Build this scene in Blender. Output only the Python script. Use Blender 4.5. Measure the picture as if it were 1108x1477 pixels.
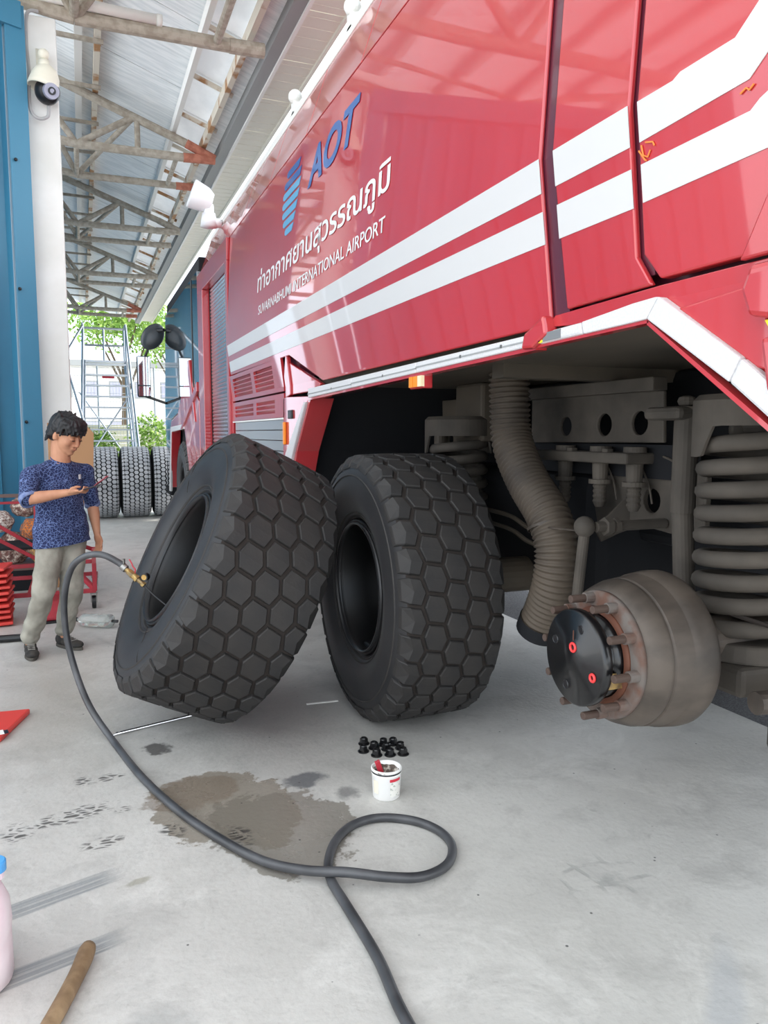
import bpy, bmesh, math, random
from math import sin, cos, pi, radians, sqrt, atan2, tan
from mathutils import Vector, Matrix, noise
random.seed(7)
S = bpy.context.scene
for o in list(bpy.data.objects): bpy.data.objects.remove(o)
COL = S.collection

# ------------------------------------------------------------------ camera
cd = bpy.data.cameras.new('camera'); cam = bpy.data.objects.new('camera', cd); COL.objects.link(cam)
cd.sensor_fit = 'VERTICAL'; cd.sensor_height = 36.0; cd.lens = 36.0 * 1100.0 / 1477.0
cd.clip_start = 0.05; cd.clip_end = 400
cam.location = (0, 0, 1.5)
cam.rotation_euler = (radians(90 - 5.891), 0, radians(-21.563))
S.camera = cam

# ------------------------------------------------------------------ light
W = bpy.data.worlds.new('sky'); S.world = W; W.use_nodes = True
_n = W.node_tree.nodes; _l = W.node_tree.links
_bg = _n['Background']
_tc = _n.new('ShaderNodeTexCoord'); _ns = _n.new('ShaderNodeTexNoise'); _ns.inputs['Scale'].default_value = 2.2; _ns.inputs['Detail'].default_value = 5
_cr = _n.new('ShaderNodeValToRGB'); _cr.color_ramp.elements[0].position = .42; _cr.color_ramp.elements[1].position = .62
_cr.color_ramp.elements[0].color = (.74, .86, 1, 1); _cr.color_ramp.elements[1].color = (1, .99, .97, 1)
_l.new(_tc.outputs['Generated'], _ns.inputs['Vector']); _l.new(_ns.outputs[0], _cr.inputs[0]); _l.new(_cr.outputs[0], _bg.inputs[0])
_bg.inputs[1].default_value = 1.1
sd = bpy.data.lights.new('sun', 'SUN'); sd.energy = 3.0; sd.angle = radians(6); sd.color = (1, .96, .9)
sun = bpy.data.objects.new('sun', sd); COL.objects.link(sun)
sun.rotation_euler = (radians(-8), radians(16), 0)
S.view_settings.view_transform = 'Standard'; S.view_settings.look = 'None'
S.view_settings.gamma = 1; S.view_settings.use_curve_mapping = False
S.view_settings.exposure = 1.5

# ------------------------------------------------------------------ materials
def lin(c): return tuple((x / 12.92 if x <= .04045 else ((x + .055) / 1.055) ** 2.4) for x in c)
def rgb(r, g, b): return lin((r / 255, g / 255, b / 255)) + (1,)
MATS = {}
def mat(name, col, rough=.5, metal=0., coat=0., col2=None, nscale=8., bump=0., bscale=60., stretch=None, lo=.4, hi=.6, trans=0., emit=0., spec=None, detail=4., bdist=.01, alpha=1., bdetail=3.):
    m = bpy.data.materials.new(name); m.use_nodes = True; nt = m.node_tree; n = nt.nodes; l = nt.links
    p = n['Principled BSDF']; p.inputs['Base Color'].default_value = col; p.inputs['Roughness'].default_value = rough
    p.inputs['Metallic'].default_value = metal; p.inputs['Coat Weight'].default_value = coat; p.inputs['Coat Roughness'].default_value = .03
    if spec is not None: p.inputs['Specular IOR Level'].default_value = spec
    p.inputs['Transmission Weight'].default_value = trans; p.inputs['Alpha'].default_value = alpha
    if emit: p.inputs['Emission Color'].default_value = col; p.inputs['Emission Strength'].default_value = emit
    if col2 is not None or bump:
        tc = n.new('ShaderNodeTexCoord'); mp = n.new('ShaderNodeMapping'); l.new(tc.outputs['Object'], mp.inputs[0])
        if stretch: mp.inputs['Scale'].default_value = stretch
    if col2 is not None:
        ns = n.new('ShaderNodeTexNoise'); ns.inputs['Scale'].default_value = nscale; ns.inputs['Detail'].default_value = detail
        cr = n.new('ShaderNodeValToRGB'); cr.color_ramp.elements[0].position = lo; cr.color_ramp.elements[1].position = hi
        cr.color_ramp.elements[0].color = col; cr.color_ramp.elements[1].color = col2
        l.new(mp.outputs[0], ns.inputs['Vector']); l.new(ns.outputs[0], cr.inputs[0]); l.new(cr.outputs[0], p.inputs['Base Color'])
    if bump:
        nb = n.new('ShaderNodeTexNoise'); nb.inputs['Scale'].default_value = bscale; nb.inputs['Detail'].default_value = bdetail
        b = n.new('ShaderNodeBump'); b.inputs['Strength'].default_value = bump; b.inputs['Distance'].default_value = bdist
        l.new(mp.outputs[0], nb.inputs['Vector']); l.new(nb.outputs[0], b.inputs['Height']); l.new(b.outputs[0], p.inputs['Normal'])
        if coat: l.new(b.outputs[0], p.inputs['Coat Normal'])
    MATS[name] = m; return m
mat('red_paint', rgb(186, 44, 50), .32, coat=1, bump=.2, bscale=1.3, bdist=.010, bdetail=1, col2=rgb(181, 40, 46), nscale=2)
mat('red_dark', rgb(120, 20, 34), .45, coat=.4)
mat('maroon', rgb(84, 26, 44), .4, coat=.5)
mat('white_stripe', rgb(206, 204, 203), .35, coat=.3)
mat('reflective_tape', rgb(212, 210, 210), .4, col2=rgb(203, 202, 204), nscale=160, lo=.45, hi=.55, bump=.15, bscale=300, bdist=.001)
mat('blue_print', rgb(38, 92, 158), .35, coat=.4)
mat('light_blue_print', rgb(92, 165, 205), .35, coat=.4)
mat('white_print', rgb(222, 222, 222), .4)
mat('belly', rgb(92, 84, 74), .6, col2=rgb(76, 71, 64), nscale=2.5, stretch=(1, .4, 1), lo=.35, hi=.7, spec=.3)
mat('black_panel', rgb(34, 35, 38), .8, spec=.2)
mat('dusty_metal', rgb(90, 84, 77), .75, col2=rgb(62, 58, 54), nscale=5, lo=.3, hi=.75, bump=.2, bscale=50, bdist=.003, spec=.3)
mat('drum_metal', rgb(88, 79, 71), .55, col2=rgb(58, 52, 47), nscale=9, stretch=(1, 1, .5), lo=.38, hi=.68, bump=.3, bscale=25, bdist=.004, metal=.15)
mat('rust', rgb(96, 68, 56), .9, col2=rgb(104, 97, 92), nscale=14, lo=.38, hi=.62, bump=.4, bscale=60, bdist=.003)
mat('stud_brown', rgb(74, 58, 50), .7)
mat('rust_orange', rgb(100, 58, 40), .7)
mat('gloss_black', rgb(14, 14, 16), .3, coat=.25)
mat('black_steel', rgb(22, 22, 25), .35)
mat('rim_black', rgb(8, 8, 10), .45)
mat('rubber', rgb(54, 51, 49), .62, col2=rgb(44, 43, 43), nscale=6, lo=.35, hi=.65, bump=.3, bscale=90, bdist=.002, spec=.35)
mat('rubber_wall', rgb(50, 49, 50), .5, col2=rgb(36, 36, 38), nscale=3, lo=.35, hi=.7, bump=.15, bscale=20, bdist=.003, spec=.4)
mat('rubber_groove', rgb(52, 47, 44), .85, spec=.2)
mat('grey_rubber', rgb(196, 196, 198), .8, col2=rgb(170, 171, 174), nscale=3)
mat('dark_groove', rgb(40, 41, 43), .9)
mat('duct', rgb(86, 76, 65), .7, col2=rgb(56, 50, 45), nscale=4, lo=.35, hi=.7)
mat('plastic_red', rgb(228, 62, 62), .4)
mat('aluminium', rgb(196, 200, 205), .33, metal=.85)
mat('shutter_slat', rgb(196, 202, 208), .22, metal=.9)
mat('grey_slat', rgb(150, 154, 158), .35, metal=.7)
mat('chrome', rgb(210, 210, 212), .18, metal=1)
mat('glass_dark', rgb(20, 30, 38), .03, coat=1, spec=.8)
mat('mirror_glass', rgb(215, 225, 230), .03, metal=1)
mat('amber', rgb(240, 140, 30), .3, emit=.0)
mat('clear_lens', rgb(240, 220, 180), .2)
mat('yellow_tag', rgb(245, 225, 50), .5)
mat('grey_tag', rgb(120, 122, 124), .4)
mat('blue_sheet', rgb(58, 126, 156), .38, col2=rgb(50, 112, 142), nscale=1.2, stretch=(1, 1, .3))
mat('blue_trim', rgb(66, 130, 160), .4)
mat('white_column', rgb(232, 230, 226), .7, col2=rgb(220, 218, 212), nscale=1.5)
mat('deck', rgb(242, 243, 244), .5, col2=rgb(222, 225, 227), nscale=6, stretch=(.25, 3, 1), lo=.4, hi=.62, bump=.3, bscale=14, bdist=.01)
m = mat('translucent_sheet', rgb(244, 245, 246), .5, col2=rgb(228, 230, 232), nscale=3, stretch=(1, .6, 1))
_t = m.node_tree.nodes.new('ShaderNodeBsdfTranslucent'); _t.inputs[0].default_value = rgb(236, 238, 240); _m = m.node_tree.nodes.new('ShaderNodeMixShader'); _m.inputs[0].default_value = .22
_o = [q for q in m.node_tree.nodes if q.type == 'OUTPUT_MATERIAL'][0]; m.node_tree.links.new(m.node_tree.nodes['Principled BSDF'].outputs[0], _m.inputs[1]); m.node_tree.links.new(_t.outputs[0], _m.inputs[2]); m.node_tree.links.new(_m.outputs[0], _o.inputs[0])
mat('red_gloss', rgb(190, 56, 58), .3, coat=1, bump=.12, bscale=1.6, bdist=.008, bdetail=0)
mat('mirror_back', rgb(66, 70, 74), .25)
mat('purlin_white', rgb(232, 230, 226), .6)
mat('purlin_rust', rgb(214, 205, 190), .75, col2=rgb(168, 124, 84), nscale=3.2, lo=.5, hi=.6, bump=.2, bscale=40)
mat('truss_steel', rgb(182, 172, 158), .85, col2=rgb(160, 149, 134), nscale=12, bump=.6, bscale=90, bdist=.006)
mat('primer_red', rgb(190, 122, 100), .85, col2=rgb(164, 98, 78), nscale=10)
mat('gutter', rgb(150, 152, 152), .6)
mat('soffit', rgb(226, 222, 210), .6)
mat('skin', rgb(190, 138, 108), .55, col2=rgb(176, 122, 94), nscale=7, spec=.35)
mat('hair', rgb(20, 19, 22), .5, bump=.8, bscale=60, bdist=.01, stretch=(1, 1, .25))
mat('lip', rgb(160, 92, 82), .5)
mat('brow', rgb(34, 27, 25), .7)
mat('pants', rgb(158, 154, 142), .9, col2=rgb(134, 130, 119), nscale=6, bump=.7, bscale=11, bdist=.02)
mat('shoe', rgb(58, 54, 49), .8, col2=rgb(36, 34, 33), nscale=22)
mat('sole', rgb(74, 70, 64), .85)
mat('lace', rgb(150, 146, 138), .8)
mat('phone', rgb(26, 26, 32), .25)
mat('paper_pink', rgb(236, 108, 122), .7, col2=rgb(244, 150, 158), nscale=26, lo=.5, hi=.56)
mat('hose_rubber', rgb(48, 49, 52), .42, col2=rgb(72, 73, 76), nscale=5, spec=.6)
mat('brass', rgb(176, 148, 92), .4, metal=.8, col2=rgb(130, 112, 84), nscale=30)
mat('steel', rgb(150, 148, 144), .35, metal=.9)
mat('white_plastic', rgb(238, 236, 230), .45)
mat('dirty_white', rgb(240, 239, 236), .5, col2=rgb(120, 112, 104), nscale=16, lo=.62, hi=.68)
mat('grease', rgb(92, 78, 68), .5, col2=rgb(196, 186, 174), nscale=40, lo=.48, hi=.58, bump=.8, bscale=60)
mat('red_handle', rgb(178, 44, 58), .4)
mat('label_red', rgb(206, 50, 66), .5)
mat('label_grey', rgb(186, 188, 178), .6, col2=rgb(140, 146, 140), nscale=60)
mat('cart_red', rgb(168, 46, 58), .5, col2=rgb(150, 40, 50), nscale=9)
mat('brown_pipe', rgb(104, 84, 78), .5)
mat('mat_red', rgb(206, 60, 52), .6)
mat('cardboard', rgb(176, 134, 96), .85)
mat('net_string', rgb(140, 110, 100), .9)
mat('net_bag', rgb(214, 198, 184), .9, col2=rgb(120, 84, 78), nscale=22, lo=.45, hi=.55, bump=.8, bscale=30, bdist=.02)
mat('rope_yellow', rgb(208, 172, 104), .85, col2=rgb(172, 132, 70), nscale=40)
mat('orange_cloth', rgb(214, 124, 56), .85)
mat('white_cloth', rgb(222, 216, 208), .9)
mat('pink_liquid', rgb(232, 206, 214), .35, col2=rgb(240, 224, 228), nscale=6)
mat('blue_cap', rgb(82, 160, 222), .4)
mat('wood', rgb(158, 132, 100), .7, col2=rgb(120, 96, 70), nscale=10, stretch=(1, 1, .12), bump=.4, bscale=40)
mat('camera_white', rgb(236, 230, 212), .4)
mat('lens_grey', rgb(168, 168, 186), .25)
mat('cable_grey', rgb(168, 166, 166), .5)
mat('asphalt', rgb(112, 112, 114), .9, col2=rgb(84, 84, 86), nscale=90, bump=1, bscale=160, bdist=.02)
mat('leaf', rgb(110, 150, 62), .6, col2=rgb(160, 190, 96), nscale=3, spec=.3)
mat('bark', rgb(96, 82, 66), .9)
mat('fence_wire', rgb(190, 195, 198), .5, metal=.5)
mat('pale_wall', rgb(226, 222, 196), .8)
mat('rubber_pad', rgb(60, 56, 52), .8)
mat('white_lamp', rgb(240, 240, 242), .35)
def M(k): return MATS[k]

# shirt: blue crackle pattern
m = mat('shirt', rgb(44, 58, 108), .85); n = m.node_tree.nodes; l = m.node_tree.links; p = n['Principled BSDF']
tc = n.new('ShaderNodeTexCoord'); nz = n.new('ShaderNodeTexNoise'); nz.inputs['Scale'].default_value = 14
mx = n.new('ShaderNodeVectorMath'); mx.operation = 'SCALE'; mx.inputs['Scale'].default_value = .06
ad = n.new('ShaderNodeVectorMath'); vo = n.new('ShaderNodeTexVoronoi'); vo.feature = 'DISTANCE_TO_EDGE'; vo.inputs['Scale'].default_value = 52
cr = n.new('ShaderNodeValToRGB'); cr.color_ramp.elements[0].position = .03; cr.color_ramp.elements[1].position = .10
cr.color_ramp.elements[0].color = rgb(96, 114, 158); cr.color_ramp.elements[1].color = rgb(24, 36, 78)
l.new(tc.outputs['Object'], nz.inputs['Vector']); l.new(nz.outputs['Color'], mx.inputs[0]); l.new(mx.outputs[0], ad.inputs[0]); l.new(tc.outputs['Object'], ad.inputs[1])
l.new(ad.outputs[0], vo.inputs['Vector']); l.new(vo.outputs['Distance'], cr.inputs[0]); l.new(cr.outputs[0], p.inputs['Base Color'])
nb = n.new('ShaderNodeTexNoise'); nb.inputs['Scale'].default_value = 9; bp = n.new('ShaderNodeBump'); bp.inputs['Strength'].default_value = .6; bp.inputs['Distance'].default_value = .02
l.new(tc.outputs['Object'], nb.inputs['Vector']); l.new(nb.outputs[0], bp.inputs['Height']); l.new(bp.outputs[0], p.inputs['Normal'])

# concrete floor with its stains, tyre print and skid marks (world coordinates)
def concrete():
    m = bpy.data.materials.new('concrete'); m.use_nodes = True; nt = m.node_tree; n = nt.nodes; l = nt.links; p = n['Principled BSDF']
    tc = n.new('ShaderNodeTexCoord'); P = tc.outputs['Object']
    def noise_(scale, detail=5, rough=.55, vec=P, dist=0.):
        a = n.new('ShaderNodeTexNoise'); a.inputs['Scale'].default_value = scale; a.inputs['Detail'].default_value = detail
        a.inputs['Roughness'].default_value = rough; a.inputs['Distortion'].default_value = dist; l.new(vec, a.inputs['Vector']); return a.outputs[0]
    def ramp(v, a, b, ca=(0, 0, 0, 1), cb=(1, 1, 1, 1)):
        r = n.new('ShaderNodeValToRGB'); r.color_ramp.elements[0].position = a; r.color_ramp.elements[1].position = b
        r.color_ramp.elements[0].color = ca; r.color_ramp.elements[1].color = cb; l.new(v, r.inputs[0]); return r.outputs[0]
    def math_(op, a, b=None, clamp=False):
        x = n.new('ShaderNodeMath'); x.operation = op; x.use_clamp = clamp
        for i, v in enumerate((a, b)):
            if v is None: continue
            if isinstance(v, (int, float)): x.inputs[i].default_value = v
            else: l.new(v, x.inputs[i])
        return x.outputs[0]
    def mix(f, a, b, fac=1.):
        x = n.new('ShaderNodeMix'); x.data_type = 'RGBA'
        l.new(math_('MULTIPLY', f, fac), x.inputs[0])
        for i, v in ((6, a), (7, b)):
            if isinstance(v, tuple): x.inputs[i].default_value = v
            else: l.new(v, x.inputs[i])
        return x.outputs[2]
    def blob(cx, cy, rx, ry, rot=0., soft=.15, wob=.5, nsc=5.):
        mp = n.new('ShaderNodeMapping'); mp.vector_type = 'TEXTURE'; mp.inputs['Location'].default_value = (cx, cy, 0)
        mp.inputs['Rotation'].default_value = (0, 0, rot); mp.inputs['Scale'].default_value = (rx, ry, 1); l.new(P, mp.inputs[0])
        ln = n.new('ShaderNodeVectorMath'); ln.operation = 'LENGTH'; l.new(mp.outputs[0], ln.inputs[0])
        nz = noise_(nsc, 5, .6)
        d = math_('ADD', math_('ADD', ln.outputs['Value'], math_('MULTIPLY', math_('SUBTRACT', nz, .5), wob * 2)), math_('MULTIPLY', math_('SUBTRACT', noise_(34., 4, .6), .5), .3))
        return ramp(d, 1 - soft, 1 + soft * .3, (1, 1, 1, 1), (0, 0, 0, 1)), mp.outputs[0]
    base = ramp(noise_(.9, 8, .6), .35, .7, rgb(182, 180, 175), rgb(206, 204, 199))
    base = mix(ramp(noise_(3.5, 8, .7, dist=.6), .5, .68), base, rgb(160, 158, 154), .6)
    base = mix(ramp(noise_(1.7, 10, .75, dist=1.2), .52, .66), base, rgb(216, 214, 209), .5)
    base = mix(ramp(noise_(11, 6, .7, dist=1.), .62, .74), base, rgb(146, 145, 141), .5)
    base = mix(ramp(noise_(45, 3), .55, .8), base, rgb(156, 154, 150), .35)
    # shade under the tyres put into the floor colour, along with general grime
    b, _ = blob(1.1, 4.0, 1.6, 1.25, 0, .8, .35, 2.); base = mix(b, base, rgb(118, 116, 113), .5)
    b, _ = blob(-.2, 4.6, .5, 1.6, 0, .8, .4, 2.); base = mix(b, base, rgb(150, 142, 130), .5)
    # wet oil patch
    b, _ = blob(.50, 2.98, .27, .36, .35, .05, .6, 5.5); wet = b; base = mix(b, base, rgb(128, 119, 105), .8)
    b2, _ = blob(.66, 2.72, .27, .34, .3, .05, .6, 5.8); wet = math_('MAXIMUM', wet, b2); base = mix(b2, base, rgb(118, 112, 102), .75)
    b, _ = blob(.38, 3.15, .2, .16, .2, .12, .5, 8.); base = mix(b, base, rgb(120, 106, 92), .6)
    b, _ = blob(.84, 3.08, .12, .07, .2, .35, .7, 11.); base = mix(b, base, rgb(72, 76, 82), .75)
    b, _ = blob(.98, 2.90, .06, .06, .2, .45, .8, 14.); base = mix(b, base, rgb(84, 84, 86), .6)
    b, _ = blob(.28, 3.66, .07, .08, .2, .35, .9, 16.); base = mix(b, base, rgb(44, 42, 42), .8)
    b, _ = blob(.12, 2.56, .06, .02, .3, .45, .8, 14.); base = mix(b, base, rgb(150, 146, 132), .7)
    b, _ = blob(.1, 1.86, .16, .11, .2, .6, .5, 9.); base = mix(b, base, rgb(160, 160, 157), .6)
    # little black shoe / tread prints
    vo = n.new('ShaderNodeTexVoronoi'); vo.inputs['Scale'].default_value = 34; vo.feature = 'DISTANCE_TO_EDGE'
    mpv = n.new('ShaderNodeMapping'); mpv.inputs['Scale'].default_value = (.55, 1.3, 1); mpv.inputs['Rotation'].default_value = (0, 0, .3); l.new(P, mpv.inputs[0]); l.new(mpv.outputs[0], vo.inputs['Vector'])
    crk = ramp(vo.outputs['Distance'], .09, .16)
    for cx, cy, rx, ry in ((-.08, 3.12, .17, .07), (.05, 3.42, .08, .04), (-.28, 3.05, .07, .08), (.02, 2.86, .09, .05), (.5, 2.72, .05, .1), (.1, 3.1, .04, .03), (-.05, 3.42, .04, .06), (.27, 2.86, .05, .06)):
        b, _ = blob(cx, cy, rx, ry, .2, .5, .9, 18.); base = mix(math_('MULTIPLY', b, crk), base, rgb(62, 60, 58), .85)
    # skid marks at the left
    for x0, y0, x1, y1, w in ((-.6, 2.42, .075, 2.64, .047), (-.6, 2.10, .075, 2.29, .042)):
        a = atan2(y1 - y0, x1 - x0); L = sqrt((x1 - x0) ** 2 + (y1 - y0) ** 2)
        mq = n.new('ShaderNodeMapping'); mq.vector_type = 'TEXTURE'; mq.inputs['Location'].default_value = ((x0 + x1) / 2, (y0 + y1) / 2, 0); mq.inputs['Rotation'].default_value = (0, 0, a); l.new(P, mq.inputs[0])
        sx = n.new('ShaderNodeSeparateXYZ'); l.new(mq.outputs[0], sx.inputs[0])
        m2 = n.new('ShaderNodeMapping'); m2.inputs['Scale'].default_value = (1.2, 60, 1); l.new(mq.outputs[0], m2.inputs[0]); st = noise_(1., 3, .7, m2.outputs[0])
        ax_ = math_('ADD', math_('ABSOLUTE', sx.outputs[0]), math_('MULTIPLY', math_('SUBTRACT', st, .5), .25))
        inx = ramp(math_('DIVIDE', ax_, L / 2), .82, 1., (1, 1, 1, 1), (0, 0, 0, 1)); iny = ramp(math_('DIVIDE', math_('ABSOLUTE', sx.outputs[1]), w), .85, 1., (1, 1, 1, 1), (0, 0, 0, 1))
        base = mix(math_('MULTIPLY', math_('MULTIPLY', inx, iny), ramp(st, .3, .55)), base, rgb(128, 132, 134), .8)
    b, v = blob(1.5, 1.38, .4, .06, .78, .5, .35, 8.); base = mix(b, base, rgb(166, 168, 170), .6)
    # faint tyre print
    v2 = n.new('ShaderNodeTexVoronoi'); v2.inputs['Scale'].default_value = 9.5; v2.feature = 'DISTANCE_TO_EDGE'; v2.inputs['Randomness'].default_value = .45
    l.new(P, v2.inputs['Vector']); e = ramp(v2.outputs['Distance'], .05, .11, (1, 1, 1, 1), (0, 0, 0, 1))
    b, _ = blob(1.58, 2.02, .28, .17, -.3, .5, .35, 6.); prt = math_('MULTIPLY', math_('MULTIPLY', b, e), ramp(noise_(14, 5), .42, .6)); base = mix(prt, base, rgb(146, 146, 143), .5)
    # specks
    vs = n.new('ShaderNodeTexVoronoi'); vs.inputs['Scale'].default_value = 9; l.new(P, vs.inputs['Vector'])
    sp = ramp(vs.outputs['Distance'], .035, .05, (1, 1, 1, 1), (0, 0, 0, 1)); base = mix(math_('MULTIPLY', sp, ramp(noise_(3), .46, .5)), base, rgb(60, 60, 60), .85)
    # hairline cracks
    for sc, off in ((.23, 3.3),):
        ad = n.new('ShaderNodeVectorMath'); ad.inputs[1].default_value = (off, off, 0); l.new(P, ad.inputs[0])
        c = noise_(sc, 4, .45, ad.outputs[0]); d = math_('ABSOLUTE', math_('SUBTRACT', c, .5)); base = mix(math_('MULTIPLY', ramp(d, .0003, .0008, (1, 1, 1, 1), (0, 0, 0, 1)), ramp(noise_(1.1), .5, .55)), base, rgb(150, 149, 146), .5)
    l.new(base, p.inputs['Base Color'])
    ro = math_('SUBTRACT', .48, math_('MULTIPLY', wet, .2)); ro = math_('ADD', ro, math_('MULTIPLY', math_('SUBTRACT', noise_(2.2), .5), .3)); l.new(ro, p.inputs['Roughness'])
    bp = n.new('ShaderNodeBump'); bp.inputs['Strength'].default_value = .25; bp.inputs['Distance'].default_value = .01
    h = math_('ADD', noise_(40, 4), math_('MULTIPLY', prt, -.6)); l.new(h, bp.inputs['Height']); l.new(bp.outputs[0], p.inputs['Normal'])
    return m
MATS['concrete'] = concrete()

# ------------------------------------------------------------------ helpers
def tag(o, label=None, cat=None, group=None, kind=None):
    if label: o['label'] = label
    if cat: o['category'] = cat
    if group: o['group'] = group
    if kind: o['kind'] = kind
    return o
def link(name, me, mt=None, parent=None, smooth=False, kind=None, label=None):
    if mt is not None and not me.materials: me.materials.append(M(mt) if isinstance(mt, str) else mt)
    if smooth:
        for f in me.polygons: f.use_smooth = True
    o = bpy.data.objects.new(name, me); COL.objects.link(o)
    if parent: o.parent = parent
    if kind: o['kind'] = kind
    if label: o['label'] = label
    return o
def obj(name, bm, mt, parent=None, smooth=False, kind=None, label=None, bevel=0, recalc=True):
    if recalc: bmesh.ops.recalc_face_normals(bm, faces=bm.faces)
    me = bpy.data.meshes.new(name); bm.to_mesh(me); bm.free()
    o = link(name, me, mt, parent, smooth, kind, label)
    if bevel:
        b = o.modifiers.new('b', 'BEVEL'); b.width = bevel; b.segments = 2; b.limit_method = 'ANGLE'; b.angle_limit = radians(40)
    return o
def empty(name, loc=(0, 0, 0), rot=(0, 0, 0), parent=None):
    o = bpy.data.objects.new(name, None); COL.objects.link(o); o.location = loc; o.rotation_euler = rot; o.empty_display_size = .1
    if parent: o.parent = parent
    return o
def thing(name, label, cat, loc=(0, 0, 0), rot=(0, 0, 0), group=None): return tag(empty(name, loc, rot), label, cat, group)
def copy_tree(o, parent=None):
    c = o.copy(); COL.objects.link(c); c.parent = parent
    for ch in o.children: copy_tree(ch, c)
    return c
def B(): return bmesh.new()
def box(bm, x0, x1, y0, y1, z0, z1, mtx=None):
    r = bmesh.ops.create_cube(bm, size=1); vs = r['verts']
    for v in vs: v.co = Vector(((x0 + x1) / 2 + v.co.x * (x1 - x0), (y0 + y1) / 2 + v.co.y * (y1 - y0), (z0 + z1) / 2 + v.co.z * (z1 - z0)))
    if mtx: bmesh.ops.transform(bm, matrix=mtx, verts=vs)
    return vs
def frame_to(p0, p1):
    d = (Vector(p1) - Vector(p0)); q = d.to_track_quat('Z', 'Y'); return Matrix.Translation(Vector(p0)) @ q.to_matrix().to_4x4(), d.length
def rod(bm, p0, p1, r, r2=None, seg=12):
    m, L = frame_to(p0, p1); r2 = r if r2 is None else r2
    q = bmesh.ops.create_cone(bm, cap_ends=True, segments=seg, radius1=r, radius2=r2, depth=L)
    bmesh.ops.transform(bm, matrix=m @ Matrix.Translation((0, 0, L / 2)), verts=q['verts']); return q['verts']
def beam(bm, p0, p1, a, b, up=(0, 0, 1)):
    p0 = Vector(p0); p1 = Vector(p1); d = (p1 - p0); L = d.length; d.normalize(); u = Vector(up)
    s = d.cross(u)
    if s.length < 1e-4: s = d.cross(Vector((1, 0, 0)))
    s.normalize(); u = s.cross(d)
    vs = [bm.verts.new(p0 + d * (L * k) + s * (a / 2 * i) + u * (b / 2 * j)) for k in (0, 1) for i, j in ((-1, -1), (1, -1), (1, 1), (-1, 1))]
    for f in ((3, 2, 1, 0), (4, 5, 6, 7), (0, 1, 5, 4), (1, 2, 6, 5), (2, 3, 7, 6), (3, 0, 4, 7)): bm.faces.new([vs[i] for i in f])
    return vs
def sph(bm, c, r, seg=16, rings=10, mtx=None):
    rr = (r, r, r) if isinstance(r, (int, float)) else r
    mm = Matrix.Translation(Vector(c)) @ (mtx if mtx else Matrix()) @ Matrix.Diagonal((*rr, 1))
    R0 = []
    for i in range(rings + 1):
        t = pi * i / rings
        if i in (0, rings): R0.append([bm.verts.new(mm @ Vector((0, 0, cos(t))))] * seg)
        else: R0.append([bm.verts.new(mm @ Vector((sin(t) * cos(2 * pi * k / seg), sin(t) * sin(2 * pi * k / seg), cos(t)))) for k in range(seg)])
    for i in range(rings):
        a, b = R0[i], R0[i + 1]
        for k in range(seg):
            k2 = (k + 1) % seg
            bm.faces.new((a[k], b[k], b[k2]) if i == 0 else ((a[k], b[k], a[k2]) if i == rings - 1 else (a[k], b[k], b[k2], a[k2])))
    return [v for q in R0[1:-1] for v in q] + [R0[0][0], R0[-1][0]]
def sweep(bm, pts, rad, seg=12, closed=False, rfun=None, cap=True):
    pts = [Vector(p) for p in pts]; N = len(pts); rings = []; nrm = None
    for i, p in enumerate(pts):
        t = (pts[min(i + 1, N - 1)] - pts[max(i - 1, 0)]).normalized() if not closed else (pts[(i + 1) % N] - pts[i - 1]).normalized()
        if nrm is None:
            nrm = t.cross(Vector((0, 0, 1)))
            if nrm.length < .1: nrm = t.cross(Vector((1, 0, 0)))
        nrm = (nrm - t * nrm.dot(t)).normalized(); bn = t.cross(nrm)
        r = rfun(i) if rfun else rad
        rings.append([bm.verts.new(p + (nrm * cos(a) + bn * sin(a)) * r) for a in [2 * pi * k / seg for k in range(seg)]])
    for i in range(N if closed else N - 1):
        a, b = rings[i], rings[(i + 1) % N]
        for k in range(seg): bm.faces.new((a[k], a[(k + 1) % seg], b[(k + 1) % seg], b[k]))
    if cap and not closed: bm.faces.new(rings[0][::-1]); bm.faces.new(rings[-1])
def spline(P, n=8, closed=False):
    P = [Vector(p) for p in P]; out = []; N = len(P)
    for i in range(N if closed else N - 1):
        g = lambda k: P[k % N] if closed else P[max(0, min(N - 1, k))]
        a, b, c, d = g(i - 1), g(i), g(i + 1), g(i + 2)
        for j in range(n):
            t = j / n; out.append(.5 * ((2 * b) + (c - a) * t + (2 * a - 5 * b + 4 * c - d) * t * t + (3 * b - a - 3 * c + d) * t ** 3))
    if not closed: out.append(P[-1])
    return out
def lathe(bm, prof, seg=48, closed=False, mtx=None):
    rings = []
    for r, z in prof:
        if r < 1e-5: rings.append([bm.verts.new((0, 0, z))] * seg)
        else: rings.append([bm.verts.new((r * cos(2 * pi * k / seg), r * sin(2 * pi * k / seg), z)) for k in range(seg)])
    for i in range(len(prof) if closed else len(prof) - 1):
        a, b = rings[i], rings[(i + 1) % len(prof)]
        for k in range(seg):
            k2 = (k + 1) % seg; f = []
            for v in (a[k], a[k2], b[k2], b[k]):
                if v not in f: f.append(v)
            if len(f) > 2: bm.faces.new(f)
    if mtx: bmesh.ops.transform(bm, matrix=mtx, verts=list({v for r in rings for v in r}))
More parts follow.
